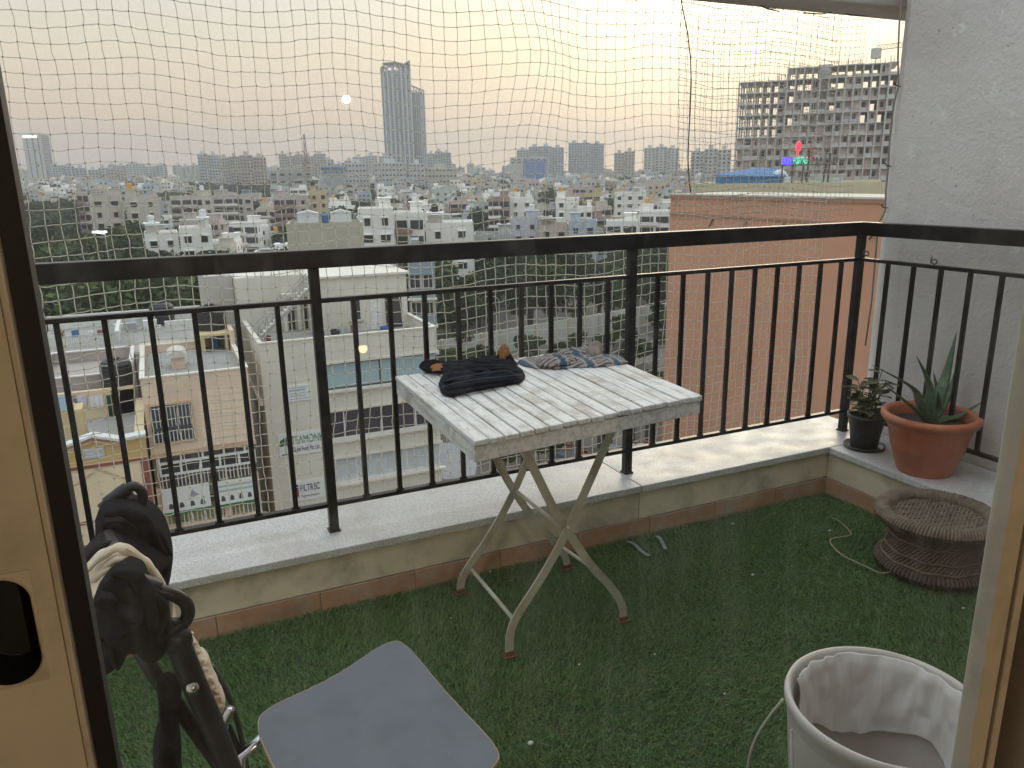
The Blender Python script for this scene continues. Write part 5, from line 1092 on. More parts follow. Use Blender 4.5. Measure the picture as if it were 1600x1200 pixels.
for px, py, col, lab in ((640,782,(.35,.05,.04),'red small car parked in the street below the ledge'),(705,735,(.5,.5,.5),'silver small car parked by the dull shed'),(1010,660,(.62,.62,.60),'white small car parked near the terracotta wall')):
    q = atZ(px, py, G); e = empty('parked_car', q, lab, 'car'); b = MB(); P = [(-1.9,.35),(-1.85,.8),(-1.1,.95),(-.6,1.45),(.8,1.48),(1.35,1.0),(1.9,.85),(1.95,.35)]
    b.prism([(q.x+x, q.z+z) for x, z in P], 1, q.y-.8, q.y+.8); b.build('body', M('carpaint_%d' % px, col, .3), e, bevel=.08)
    MB().prism([(q.x+x, q.z+z) for x, z in ((-.98,.98),(-.56,1.38),(.76,1.40),(1.18,1.0))], 1, q.y-.805, q.y+.805).build('window', GLASSD, e)
    for sx in (-1.2, 1.2):
        for sy in (-.72, .72): w_ = MB().tube([(q.x+sx, q.y+sy-.1, q.z+.33), (q.x+sx, q.y+sy+.1, q.z+.33)], .33, 16).build('wheel', GASKET, e)

# ---- terracotta wing at the right
XT = 45.0; q0, q1 = on(1048,306,0,XT), on(1400,304,0,XT); TERR = wallm('terracotta_wall', (.62,.33,.21), .2); ztp = (q0.z+on(1367,304,0,XT).z)/2
tw_ = empty('terracotta_building', (XT, 40, G), 'tall plain terracotta painted building with pale flat roof', 'building')
MB().box(XT, XT+7, 8, q0.y, G, ztp-.4).build('wall', TERR, tw_)
MB().box(XT-.1, XT+7, 8, q0.y+.1, ztp-.399, ztp-.12).build('coping', M('terr_cop', (.40,.22,.15), .9), tw_); MB().box(XT-.14, XT+7, 8, q0.y+.15, ztp-.119, ztp+.02).build('pale_coping', M('pale_cop', (.62,.58,.48), .9), tw_)
zb_ = ztp-1.9; MB().box(XT-.12, XT-.003, 8, q0.y, zb_, zb_+.18).build('string_course', M('terr_cop', (.4,.22,.15), .9), tw_)
for k in range(6):
    y = 34+k*4.3; MB().tube([(XT-.06,y,zb_-.2),(XT-.2,y+.2,zb_-.7),(XT-.06,y+.5,zb_-.9)], .06, 6).build('pipe_stub', FRD, tw_)
# hospital roof behind with shed and lit sign
HD = 84.0; PALEY = wallm('pale_yellow_green', (.60,.58,.40), .3); hz = zat(1200, 286, HD)
a, c = polar(1078, HD), polar(1420, HD); ctr = (a+c)/2; ang = math.atan2(c.y-a.y, c.x-a.x); L = (c-a).length
hb = empty('hospital_building', (ctr.x, ctr.y, G), 'building with pale yellow green parapet behind the terracotta wall', 'building')
b = MB().box(ctr.x-L/2, ctr.x+L/2, ctr.y, ctr.y+26, G, hz-.9); b.rot(ctr, ang); b.build('wall', PALEY, hb)
b = MB().box(ctr.x-L/2, ctr.x+L/2, ctr.y, ctr.y+.3, hz-.899, hz).box(ctr.x-L/2, ctr.x+L/2, ctr.y+25.7, ctr.y+26, hz-.899, hz).box(ctr.x-L/2, ctr.x-L/2+.3, ctr.y+.3, ctr.y+25.7, hz-.899, hz); b.rot(ctr, ang); b.build('parapet', PALEY, hb)
def roof_at(px, dist): p = polar(px, dist); p.z = hz-.9; return p
BSH = M('blue_shed_sheet', (.045,.19,.42), .5, .05, .15, 3); SD = 92.0
a, c = roof_at(1118, SD), roof_at(1224, SD); ctr = (a+c)/2; W_ = (c-a).length; bs = empty('blue_shed', ctr, 'bright blue sheet metal shed on the pale flat roof', 'shed')
z1, z2 = zat(1120, 275, SD), zat(1205, 263, SD)
b = MB().prism([(ctr.x-W_/2, hz-.89), (ctr.x+W_/2, hz-.89), (ctr.x+W_/2, z1-.25), (ctr.x-W_/2, z1)], 1, ctr.y, ctr.y+6); b.rot(ctr, ang); b.build('wall', BSH, bs)
b = MB(); b.add([(ctr.x-W_/2-.3, ctr.y-.3, z1+.02), (ctr.x+W_/2+.3, ctr.y-.3, z1-.22), (ctr.x+W_*.42, ctr.y+6.3, z2), (ctr.x-W_*.05, ctr.y+6.3, z2-.05)], [(0,1,2,3)]); b.v += [(x,y,z+.08) for x,y,z in b.v]; b.f += [(4,5,6,7)[::-1], (0,4,5,1),(1,5,6,2),(2,6,7,3),(3,7,4,0)]; b.m += [0]*5; b.rot(ctr, ang); b.build('roof', M('blue_roof_sheet', (.07,.20,.42), .85, 0, .1, 4, spec=.15), bs)
b = MB()
for k in range(12): xx = ctr.x-W_/2+W_*(k+.5)/12; b.box(xx-.03, xx+.03, ctr.y-.03, ctr.y-.002, hz-.88, z1-.3)
b.rot(ctr, ang); b.build('seam', BSH, bs, kind='stuff')
q = roof_at(1228, SD+1); b = MB(); b.box(q.x-.9, q.x+.9, q.y, q.y+2, q.z+.01, q.z+1.5); b.lathe([(.9,0),(.7,.45),(.3,.7),(.001,.75)], q+Vector((0,1,1.5)), 12); b.build('roof_tank', TANKW, label='white tank box beside the bright blue shed', cat='tank')
a, c = roof_at(1268, SD+3), roof_at(1318, SD+3); ctr2 = (a+c)/2; W2 = (c-a).length; b = MB(); b.box(ctr2.x-W2/2, ctr2.x+W2/2, ctr2.y, ctr2.y+3, hz-.89, zat(1290,274,SD+3)); b.box(ctr2.x-W2/2-.2, ctr2.x+W2/2+.2, ctr2.y-.2, ctr2.y+3.2, zat(1290,274,SD+3)+.002, zat(1290,274,SD+3)+.15); b.rot(ctr2, ang); b.build('roof_cabin', M('cabin_grey', (.5,.52,.52), .7), label='pale grey cabin behind the lit hospital sign', cat='cabin')
# lit sign
SG = 88.0; sa = empty('hospital_sign', roof_at(1245, SG), 'lit rooftop sign reading HOSPITALS with red emblem on dark posts', 'sign')
def sgp(px, py): p = polar(px, SG); p.z = zat(px, py, SG); return p
tx = Vector((math.cos(ang), math.sin(ang), 0)); ty = Vector((-math.sin(ang), math.cos(ang), 0))
def sbox(px0, py0, px1, py1, name, mat, th=.12, par=None):
    a, c = sgp(px0, py0), sgp(px1, py1); m_ = (a+c)/2; hw = abs((c-a).dot(tx))/2; hh = abs(a.z-c.z)/2; return MB().obox(m_, tx*hw, ty*th, (0,0,hh)).build(name, mat, par or sa)
sbox(1219, 246, 1235.5, 257, 'blue_letter_panel', emit('lit_blue', (.10,.08,1), 1.1))
for px in (1222,1226,1230,1234): sbox(px, 248, px+.8, 255, 'letter_gap', NAVY, .14)
cu = bpy.data.curves.new('lettering', 'FONT'); cu.body = 'HOSPITALS'; cu.size = 1.0; cu.extrude = .06; cu.align_x = 'LEFT'; cu.align_y = 'CENTER'; cu.materials.append(emit('lit_teal', (.01,.80,.50), 1.1)); o = bpy.data.objects.new('lettering', cu); COL.objects.link(o); o.parent = sa
p_ = sgp(1237, 251.5); wid = (sgp(1262,251.5)-p_).length; hgt = abs(sgp(1240,246).z-sgp(1240,257).z); o.location = p_-org(sa); o.rotation_euler = (math.pi/2, 0, ang); o.scale = (wid/5.7, hgt/.72, 1)
RED = emit('lit_red', (1,.02,.06), 1.2)
sbox(1241.6, 229, 1244.6, 244, 'red_emblem', RED); sbox(1239, 230.5, 1247, 236, 'red_emblem', RED, .13)
b = MB(); b.lathe([(.001,-.34),(.24,-.24),(.34,0),(.24,.24),(.001,.34)], sgp(1243.2, 226.5), 12); b.build('red_emblem', RED, sa)
DIMR = emit('dim_red', (.16,.03,.03), .35); sbox(1262, 223, 1264, 246, 'red_cross', DIMR); sbox(1257, 231, 1270, 233.5, 'red_cross', DIMR, .13)
for i, px in enumerate((1266,1272,1278,1285,1291,1298,1303)): sbox(px, 246, px+3.6, 254, 'unlit_letter', M('unlit_letter', (.10,.09,.09), .6), .1)
for px in (1224, 1240, 1256, 1264, 1290, 1297): a, c = sgp(px, 257 if px < 1262 else 246), roof_at(px, SG); MB().bar((a.x, a.y+.3, c.z), (a.x, a.y+.3, a.z+.5), .12, .12).build('post', M('sign_post', (.10,.08,.07), .7), sa)
for (px0, px1) in ((1250,1264),(1290,1284)): a, c = sgp(px0, 250), roof_at(px1, SG-.5); MB().bar(c, a, .09, .09).build('brace', MATS['sign_post'], sa)
a, c = sgp(1217, 258), sgp(1306, 256.5); MB().bar(a+ty*.2, c+ty*.2, .08, .1).build('rail', MATS['sign_post'], sa)

# ================================================================== FAR BUILDINGS
RAW = wallm('raw_concrete', (.62,.59,.55), .3); BRICKW = wallm('block_infill', (.62,.50,.44), .3)
# ---- concrete tower under construction
CD = 262.0; a, c = polar(1146, CD), polar(1425, CD); ctr = (a+c)/2; ang = math.atan2(c.y-a.y, c.x-a.x); L = (c-a).length
cb = empty('unfinished_tower', (ctr.x, ctr.y, G), 'unfinished concrete apartment tower with open upper floors and block infill below', 'building')
def cl_(b): b.v = [(ctr.x+x*math.cos(ang)-y*math.sin(ang), ctr.y+x*math.sin(ang)+y*math.cos(ang), z) for x, y, z in b.v]; return b
FH = 3.25; ztop = zat(1180, 128, CD); nf = 19; NB = 22; DEP = 15
prof = [0,0,0,0,0,0,1,1,1,1,0,1,1,1,1,1,1,1,1,0,0,0]
bw = L/NB
slabs = MB(); cols = MB(); infill = MB(); wins = MB(); par = MB()
for k in range(NB):
    xa, xb = -L/2+k*bw, -L/2+(k+1)*bw; ext = prof[k]; jog = .0 if (k//3) % 2 else -1.1
    for f in range(-ext, nf):
        z = ztop-f*FH
        if z < zat(1250, 300, CD)-3: break
        slabs.box(xa, xb, jog+.0, DEP, z-.28, z)
        for xx in (xa+.001,):
            for yy in (jog+.05, DEP*.45, DEP-.5): cols.box(xx, xx+.45, yy, yy+.5, z-FH+.001, z-.281)
        fromtop = f
        open_ = (k < 5 and fromtop < 5) or (fromtop < 4 and random.random() < .22) or (fromtop < 1 and random.random() < .6)
        if not open_:
            infill.box(xa+.46, xb-.002, jog+.9+(.8 if (k+f) % 3 == 0 else 0), DEP-.6, z-FH+.002, z-.282)
            r = random.random()
            if r < .75: ww = bw*random.choice([.28,.4,.55]); xc = (xa+xb)/2+random.uniform(-.3,.5); yw = jog+.9+(.8 if (k+f) % 3 == 0 else 0); wins.box(xc-ww/2, xc+ww/2, yw-.03, yw-.002, z-FH+.9, z-.75)  # dark slabs on the infill, the shade of the openings put into colour
            if (k+f*2) % 3 != 0: par.box(xa+.3, xb-.2, jog+.1, jog+.25, z-FH+.003, z-FH+1.05)
        elif random.random() < .4: par.box(xa+.3, xb-.2, jog+.1, jog+.25, z-FH+.003, z-FH+.6)
cl_(slabs).build('floor_slabs', RAW, cb, kind='stuff'); cl_(cols).build('columns', RAW, cb, kind='stuff'); cl_(infill).build('block_walls', BRICKW, cb, kind='stuff'); cl_(wins).build('opening_shade', FRD, cb, kind='stuff'); cl_(par).build('parapets', RAW, cb, kind='stuff')
core = MB().box(-L*.06, L*.02, 4, 12, ztop-nf*FH, ztop+1.3*FH); cl_(core).build('lift_core', RAW, cb)
rb = MB()
for k in range(120): xx = random.uniform(-L*.3, L/2); z = ztop+FH*prof[min(NB-1, int((xx+L/2)/bw))]; yy = random.choice([.3, DEP*.5]); rb.box(xx-.04, xx+.04, yy, yy+.08, z, z+random.uniform(1,2.6))
cl_(rb).build('starter_bars', M('rebar', (.14,.08,.05), .9), cb, kind='stuff')
sca = MB().box(-L/2-3.2, -L/2, 1, 4, ztop-7*FH-.3, ztop-7*FH); cl_(sca).build('loading_platform', RAW, cb)
# crane
cr = empty('tower_crane', polar(1412, CD+30), 'pale tower crane behind the unfinished concrete tower', 'crane'); base = polar(1412, CD+30); zj = zat(1390, 74, CD+30); CRM = M('crane_paint', (.45,.40,.30), .6)
m_ = MB(); s = .9
for z in np.arange(G, zj+4, 3.0):
    for sx in (-s, s):
        for sy in (-s, s): m_.box(base.x+sx-.1, base.x+sx+.1, base.y+sy-.1, base.y+sy+.1, z, z+3)
    m_.bar((base.x-s, base.y-s, z), (base.x+s, base.y-s, z+3), .12, .12); m_.bar((base.x+s, base.y+s, z), (base.x-s, base.y+s, z+3), .12, .12)
m_.build('mast', CRM, cr, kind='stuff'); tipj = polar(1349, CD+24, zat(1349, 80, CD+24)); j = MB(); st0 = Vector((base.x, base.y, zj)); dd = (tipj-st0)
for k in range(12):
    p0, p1 = st0+dd*k/12, st0+dd*(k+1)/12
    for o2 in ((0,-.6,0),(0,.6,0),(0,0,1.4)): j.bar(p0+Vector(o2), p1+Vector(o2), .16, .16)
    j.bar(p0+Vector((0,-.6,0)), (p0+p1)/2+Vector((0,0,1.4)), .12, .12); j.bar((p0+p1)/2+Vector((0,0,1.4)), p1+Vector((0,.6,0)), .12, .12)
j.build('jib', CRM, cr, kind='stuff'); MB().box(tipj.x-1.2, tipj.x+1.2, tipj.y-1, tipj.y+1, tipj.z-2.4, tipj.z+.6).build('counterweight', RAW, cr)

# ---- twin skyscraper
TD = 1190.0; SKYM = wallm('tower_grey', (.30,.31,.33), .2); SKYD = M('tower_dark', (.04,.05,.065), .4, rand=False); SKYL = M('tower_pale', (.58,.60,.62), .7)
def tw(px0, px1, pyt, dist, depth): 
    a, c = polar(px0, dist), polar(px1, dist); return (a+c)/2, (c-a).length, math.atan2(c.y-a.y, c.x-a.x), zat((px0+px1)/2, pyt, dist)
sk = empty('skyscraper', polar(636, TD), 'tall grey twin skyscraper with curved crown rising over the town', 'skyscraper')
def curved_tower(px0, px1, pyt, dist, depth, nfin, crown, side):
    c, W, an, zt = tw(px0, px1, pyt, dist, depth); f = lambda b: (setattr(b, 'v', [(c.x+x*math.cos(an)-y*math.sin(an), c.y+x*math.sin(an)+y*math.cos(an), z) for x, y, z in b.v]), b)[1]
    b = MB(); n = 14; arc = [(-W/2+W*k/n, -depth*.5*math.sin(math.pi*(k/n)*.9+.1)) for k in range(n+1)]; poly = arc+[(W/2, depth), (-W/2, depth)]
    f(b.prism(poly, 2, G, zt)).build('shaft', SKYM, sk)
    d_ = MB(); l_ = MB()
    for k in range(n):
        (xa, ya), (xb, yb) = arc[k], arc[k+1]; t = Vector((xb-xa, yb-ya, 0)); L_ = t.length; t.normalize(); no = Vector((t.y, -t.x, 0)); m0 = Vector(((xa+xb)/2, (ya+yb)/2, 0))
        if k % 2 == 1: l_.obox(m0+no*.8+Vector((0,0,(zt+4+G)/2)), t*L_*.26, no*.8, (0,0,(zt+4-G)/2))
        else:
            d_.obox(m0+no*.04+Vector((0,0,(zt+G)/2)), t*L_*.30, no*.05, (0,0,(zt-G)/2-4))
            for z in np.arange(G+10, zt-3, 3.6): l_.obox(m0+no*.3+Vector((0,0,z)), t*L_*.34, no*.3, (0,0,.35))
    f(d_).build('window_rows', SKYD, sk, kind='stuff'); f(l_).build('fins', SKYL, sk, kind='stuff')
    # crown: open arches stepping up
    cr_ = MB(); nb = 5
    for k in range(nb):
        xa = -W/2+W*k/nb; h = crown*(.35+.65*(k/(nb-1) if side > 0 else 1-k/(nb-1))); cr_.box(xa, xa+W/nb*.35, -depth*.35, depth*.4, zt, zt+h); r = W/nb/2
        cr_.prism([(xa+W/nb*.5+r*math.cos(t), zt+h*.8+r*math.sin(t)) for t in np.linspace(0, math.pi, 8)]+[(xa+W/nb*.5+r*.6*math.cos(t), zt+h*.8+r*.6*math.sin(t)) for t in np.linspace(math.pi, 0, 8)], 1, -depth*.35, depth*.1)
    f(cr_).build('crown', SKYM, sk, kind='stuff'); return c, W, an, zt, f
c, W, an, zt, f = curved_tower(604, 649, 112, TD, 30, 9, 9, 1)
f(MB().prism([(W*.10,zt),(W*.5,zt),(W*.5,zt+15),(W*.28,zt+10),(W*.1,zt+8)], 1, -6, 22)).build('crown_fin', SKYM, sk); f(MB().lathe([(.01,zt+10),(W*.34,zt+10),(W*.36,zt+11.5),(.01,zt+12)], (-W*.08,6,0), 24)).build('helipad', SKYM, sk)
curved_tower(648, 668, 146, TD+25, 26, 5, 11, -1)

# ---- slab tower at the left and skyline blocks
def block(px0, px1, pyt, dist, depth, wall, label, name='apartment_block', fl=3.2, cols=8, glass=GLASSD, group='skyline apartment blocks', steps=(1,), cat='apartment block', rot=0, lift=None):
    c, W, an, zt = tw(px0, px1, pyt, dist, depth); an += rot; e = empty(name, (c.x, c.y, G), label, cat, group)
    f = lambda b: (setattr(b, 'v', [(c.x+x*math.cos(an)-y*math.sin(an), c.y+x*math.sin(an)+y*math.cos(an), z) for x, y, z in b.v]), b)[1]
    b = MB(); w_ = MB(); bl = MB(); n = len(steps)
    for i, s in enumerate(steps):
        xa, xb = -W/2+W*i/n, -W/2+W*(i+1)/n; zz = zt-(1-s)*(zt-EYE.z if zt > EYE.z else 8); jog = 2.0*(i % 2)
        b.box(xa, xb-.01, jog, depth, G, zz); b.box(xa+(xb-xa)*.3, xa+(xb-xa)*.65, depth*.3, depth*.7, zz+.001, zz+3.5)
        nc = max(2, cols//n)
        for z in np.arange(zz-2, max(G+3, zz-90), -fl):
            for k in range(nc):
                xc = xa+(xb-xa)*(k+.5)/nc; ww = (xb-xa)/nc
                w_.box(xc-ww*.27, xc+ww*.27, jog-.12, jog-.01, z-.75, z+.75)
                if k % 2 == 0: bl.box(xc-ww*.42, xc+ww*.42, jog-1.1, jog-.02, z-1.3, z-.55)
        for z in np.arange(zz-2, max(G+3, zz-90), -fl):
            for k in range(3):
                yc = jog+(depth-jog)*(k+.5)/3
                w_.box(xb-.009, xb+.1, yc-1, yc+1, z-.75, z+.75) if i == n-1 else None
                if i == 0: w_.box(xa-.1, xa-.001, yc-1, yc+1, z-.75, z+.75)
    f(b).build('wall', wall, e); f(w_).build('window_rows', glass, e, kind='stuff'); f(bl).build('balconies', wall, e, kind='stuff'); return e
CRM_ = wallm('sky_cream', (.55,.52,.47), .3); SGREY = wallm('sky_grey', (.56,.58,.60), .3); SPINK = wallm('sky_pinkish', (.55,.48,.45), .3); SWHITE = wallm('sky_white', (.62,.62,.61), .3)
def slab_tower():
    D = 1450; c, W, an, zt = tw(45, 76, 208, D, 40); an += RAD(-28); W *= 1.05; e = empty('slab_tower', (c.x, c.y, G), 'tall pale slab tower with lit sign at its top standing alone over trees', 'tower')
    f = lambda b: (setattr(b, 'v', [(c.x+x*math.cos(an)-y*math.sin(an), c.y+x*math.sin(an)+y*math.cos(an), z) for x, y, z in b.v]), b)[1]
    f(MB().box(-W/2, W/2, 0, 24, G, zt)).build('shaft', SWHITE, e); b = MB(); d = MB()
    for z in np.arange(G+5, zt-2, 3.3):
        for k in range(6): d.box(W/2-.01, W/2+.15, 1+k*3.9, 3.6+k*3.9, z, z+2.0)
        b.box(W/2+.151, W/2+1.4, .2, 23.8, z-.9, z-.2)
    for k in range(3): d.box(-W/2+W*(.2+.3*k), -W/2+W*(.25+.3*k), -.15, -.01, G+6, zt-6)
    f(d).build('window_rows', GLASSD, e, kind='stuff'); f(b).build('balconies', SWHITE, e, kind='stuff'); f(MB().box(-W*.45, W*.3, -.6, -.1, zt-7, zt-3)).build('lit_sign', emit('pale_lit', (1,.95,.75), 1.6), e)
slab_tower()
SKYL_ = [(313,346,240,950,SGREY,(1,.97),8,'grey apartment block with flat top left of the skyscraper'),(346,378,244,900,CRM_,(.95,1),8,'cream apartment block beside the flat topped grey block'),(378,419,242,820,SPINK,(1,.92),8,'pinkish brown apartment block of medium height'),
 (439,476,240,1050,CRM_,(1,.93,.98),9,'cream stepped apartment block below the thin mast'),(474,512,240,1060,CRM_,(.92,1),8,'cream apartment block right of the thin mast'),(508,556,249,1150,SGREY,(1,.8,.95),9,'low grey apartment row left of the skyscraper'),(553,592,243,1100,SWHITE,(.95,1),9,'white apartment block close to the skyscraper'),
 (594,612,244,1100,SGREY,(1,),4,'small grey block touching the skyscraper'),(669,706,236,1000,SGREY,(.92,1,.95),9,'grey domed apartment block right of the skyscraper'),(808,845,229,1080,SGREY,(.9,1),8,'grey apartment block with lower left wing'),(844,881,228,1060,SGREY,(1,.96),8,'grey apartment block behind the blue mall'),
 (888,923,223,1080,SGREY,(1,1),9,'tall grey apartment slab with paired towers'),(923,943,224,1090,SGREY,(1,),5,'slim grey apartment tower beside the tall slab'),(959,991,236,900,CRM_,(.93,1),7,'cream block with thin mast on the roof'),(1005,1059,229,1000,SWHITE,(.97,1,.95),10,'wide white apartment block among trees'),
 (1078,1140,232,760,SWHITE,(.9,1,.95),10,'white apartment block left of the unfinished tower'),(80,103,258,1300,SGREY,(1,),5,'hazy grey block right of the slab tower'),(102,138,259,1200,SGREY,(1,.9),7,'hazy grey double block right of the slab tower'),(140,172,262,1100,SGREY,(.9,1),7,'hazy low grey block'),(170,200,264,1050,SPINK,(1,.95),7,'hazy pinkish low block'),
 (172,214,257,1400,SGREY,(1,.95,1),8,'faint grey block row at the horizon'),(200,230,256,1350,SWHITE,(1,),6,'faint white block at the horizon'),(228,264,258,1380,SGREY,(.95,1),7,'faint grey double block at the horizon'),(272,314,258,1500,SWHITE,(1,.96,1),8,'faint pale block row at the horizon')]
for px0, px1, pyt, dist, wl, steps, nc, lb in SKYL_: block(px0, px1, pyt, dist, 22, wl, lb, cols=nc, steps=steps, group=None)
for k in range(34):
    px = random.uniform(10, 1130); w = random.uniform(12, 30); d = random.uniform(1450, 2300); wl, cn = random.choice([(SGREY,'grey'), (SWHITE,'white'), (CRM_,'cream')]); stp_ = random.choice([(1,), (1,.75), (.8,1,.9)])
    block(px, px+w, random.uniform(257, 272)-px*.012+5, d, 20, wl, 'faint hazy %s %s block with %s on the far horizon' % ('narrow' if w < 20 else 'broad', cn, {1:'level roof',2:'two roof heights',3:'three roof heights'}[len(stp_)]), cols=5, steps=stp_, group='far horizon blocks')
# long white block with blue roof strips
e = block(540, 578, 255, 690, 30, SWHITE, 'left wing of the long white block with square windows', 'white_block', 4.2, 7, cat='building', group=None); e = block(586, 636, 254, 690, 30, SWHITE, 'middle wing of the long white block with square windows', 'white_block', 4.2, 9, cat='building', group=None); e = block(640, 664, 255, 690, 30, SWHITE, 'right wing of the long white block with square windows', 'white_block', 4.2, 4, cat='building', group=None)
block(664, 714, 262, 640, 22, CRM_, 'low cream hall right of the long white block', 'hall', 4.5, 9, cat='building', group=None)
block(422, 488, 268, 560, 30, GREYW, 'dark grey warehouse with pale roof left of the long white block', 'warehouse', 5, 5, cat='building', group=None)
e, loc, W, zt = simple_block('blue_roof_shed', 505, 541, 266, 620, 30, wallm('shed_grey', (.4,.42,.44)), 'shed with bright blue roof beside the long white block', 'shed', 1, 4, top_extra=False, sills=False); loc(MB().box(-W/2-1, W/2+1, -1, 31, zt+.91, zt+2.2)).build('roof', M('blue_roof_sheet', (.12,.3,.55), .45), e)
# blue mall
e, loc, W, zt = simple_block('mall', 797, 856, 247, 880, 40, wallm('mall_cream', (.55,.52,.48)), 'large mall with curved blue front on the skyline', 'building', 2, 6, top_extra=True, sills=False); b = MB(); loc(b.prism([(-W*.15+W*.62*k/10, -6*math.sin(math.pi*k/10)) for k in range(11)]+[(W*.47, .5), (-W*.15, .5)], 2, G, zt-2)).build('blue_front', M('mall_blue', (.12,.20,.42), .3), e)
# mast
mb = polar(481, 900); mh = zat(481, 212, 900); b = MB()
for z in np.arange(G, mh, 7): 
    s = 2.4*(1-(z-G)/(mh-G))+.5
    for sx, sy in ((-s,-s),(s,-s),(s,s),(-s,s)): b.box(mb.x+sx-.25, mb.x+sx+.25, mb.y+sy-.25, mb.y+sy+.25, z, z+7.01)
    b.bar((mb.x-s, mb.y-s, z), (mb.x+s, mb.y-s, z+7), .4, .4); b.bar((mb.x+s, mb.y-s, z), (mb.x-s, mb.y-s, z+7), .4, .4)
b.build('radio_mast', M('mast_red', (.30,.16,.14), .7), label='thin lattice radio mast standing over the skyline', cat='mast')

# ---- hand placed houses of the middle ground
HW = {'cream': (.62,.58,.50), 'white': (.70,.70,.69), 'pale pink': (.57,.49,.47), 'pale blue': (.50,.56,.62), 'lavender': (.56,.56,.62), 'yellow': (.62,.53,.34), 'grey': (.48,.48,.47), 'beige': (.56,.52,.46), 'mint': (.52,.58,.54), 'brick red': (.45,.33,.29), 'peach': (.62,.52,.44)}
HM = {k: wallm('house_'+k.replace(' ', '_'), v, 1.3) for k, v in HW.items()}
AC = M('house_accent', (.33,.22,.18), .9); SHADE = M('roof_sheet_grey', (.42,.44,.46), .6)
used_boxes = []
def house(cx, cy, ang, W, Dp, floors, colour, tankc, feat, label=None, name='house', group='houses of the dense town', detail=True, fh=3.1, ztop=None):
    GB = gz(cx, cy); e = empty(name, (cx, cy, GB), label or '', 'house', group); H = floors*fh; z1 = GB+H if ztop is None else ztop; wall = HM[colour]
    ca, sa = math.cos(ang), math.sin(ang)
    def f(b): b.v = [(cx+x*ca-y*sa, cy+x*sa+y*ca, z) for x, y, z in b.v]; return b
    b = MB(); b.box(-W/2, W/2, 0, Dp, GB-1, z1); t = .22; p = .9
    b.box(-W/2, W/2, 0, t, z1+.001, z1+p).box(-W/2, W/2, Dp-t, Dp, z1+.001, z1+p).box(-W/2, -W/2+t, t, Dp-t, z1+.001, z1+p).box(W/2-t, W/2, t, Dp-t, z1+.001, z1+p)
    hw = W*random.uniform(.3,.45); hx = random.choice([-1,1])*(W/2-hw/2-.3); b.box(hx-hw/2, hx+hw/2, Dp*.45, Dp*.95, z1+.002, z1+2.6).box(hx-hw/2-.3, hx+hw/2+.3, Dp*.42, Dp*.98, z1+2.601, z1+2.75)
    f(b).build('wall', wall, e); w = MB(); s = MB(); tr_ = MB(); nc = max(2, int(W/3.4)); nd = max(2, int(Dp/4))
    hasb = feat == 'front balconies'
    zz = z1-1.55; r = 0
    while zz > max(GB+1, z1-12.5):
        for k in range(nc):
            xc = -W/2+W*(k+.5)/nc; ww = random.choice([.55,.7,.9]); hh = .68
            if hasb and k < nc*.6: ww, hh = W/nc*.42, .95
            w.box(xc-ww, xc+ww, -.05, -.004, zz-hh, zz+hh)
            if not (hasb and k < nc*.6): s.box(xc-ww-.15, xc+ww+.15, -.5, -.004, zz+hh+.06, zz+hh+.16)
        if hasb: s.box(-W/2, W*.1, -1.1, -.003, zz-1.5, zz-1.38).box(-W/2, W*.1, -1.1, -1.0, zz-1.379, zz-.55).box(-W/2, -W/2+.12, -1.0, -.003, zz-1.379, zz-.55).box(W*.1-.12, W*.1, -1.0, -.003, zz-1.379, zz-.55)
        for k in range(nd):
            yc = Dp*(k+.5)/nd
            if random.random() < .7: w.box(-W/2-.05, -W/2-.004, yc-.6, yc+.6, zz-.65, zz+.65); s.box(-W/2-.4, -W/2-.003, yc-.75, yc+.75, zz+.72, zz+.82)
            if random.random() < .7: w.box(W/2+.004, W/2+.05, yc-.6, yc+.6, zz-.65, zz+.65)
        zz -= fh; r += 1
    if feat == 'outside stair':
        for q in range(floors-1):
            zb = z1-fh*(q+1); s.bar((W*.05, -.7, zb), (W*.45, -.7, zb+fh), .9, .25, (0,1,0))
    f(w).build('windows', GLASSD, e, kind='stuff'); f(s).build('shades', random.choice([wall, wall, HM['white'], AC]), e, kind='stuff')
    if feat == 'sheet canopy': c = MB().box(-W*.45, W*.30, Dp*.05, Dp*.42, z1+2.4, z1+2.5); [c.box(xx-.06, xx+.06, yy-.06, yy+.06, z1+.01, z1+2.4) for xx in (-W*.43, W*.28) for yy in (Dp*.07, Dp*.40)]; f(c).build('roof_canopy', SHADE, e)
    if tankc != 'no':
        tm = {'orange': TANKO, 'black': TANKB, 'white': TANKW}[tankc]; rr = .75; b = MB(); b.lathe([(.001,0),(rr,0),(rr,1.35),(rr*.75,1.6),(.001,1.7)], (hx, Dp*.7, z1+2.76), 10); f(b).build('water_tank', tm, e)
    if label is None: tag(e, '%s %s storey house with %s and %s on its roof' % (colour, {1:'one',2:'two',3:'three',4:'four',5:'five',6:'six',7:'seven'}[floors], feat, {'no':'bare stair room','orange':'orange tank','black':'black tank','white':'white tank'}[tankc]))
    return e
def placed(px0, px1, pyt, dist, Dp, colour, tankc, feat, label, rot=0):
    a, c = polar(px0, dist), polar(px1, dist); m_ = (a+c)/2; W = (c-a).length; z1 = zat((px0+px1)/2, pyt, dist)-.9; fl = max(2, round((z1-gz(m_.x, m_.y))/3.1)); used_boxes.append((m_.x, m_.y, max(W, Dp)*.75+2))
    return house(m_.x, m_.y, math.atan2(c.y-a.y, c.x-a.x)+rot, W, Dp, min(fl,7), colour, tankc, feat, label, group=None, ztop=z1)
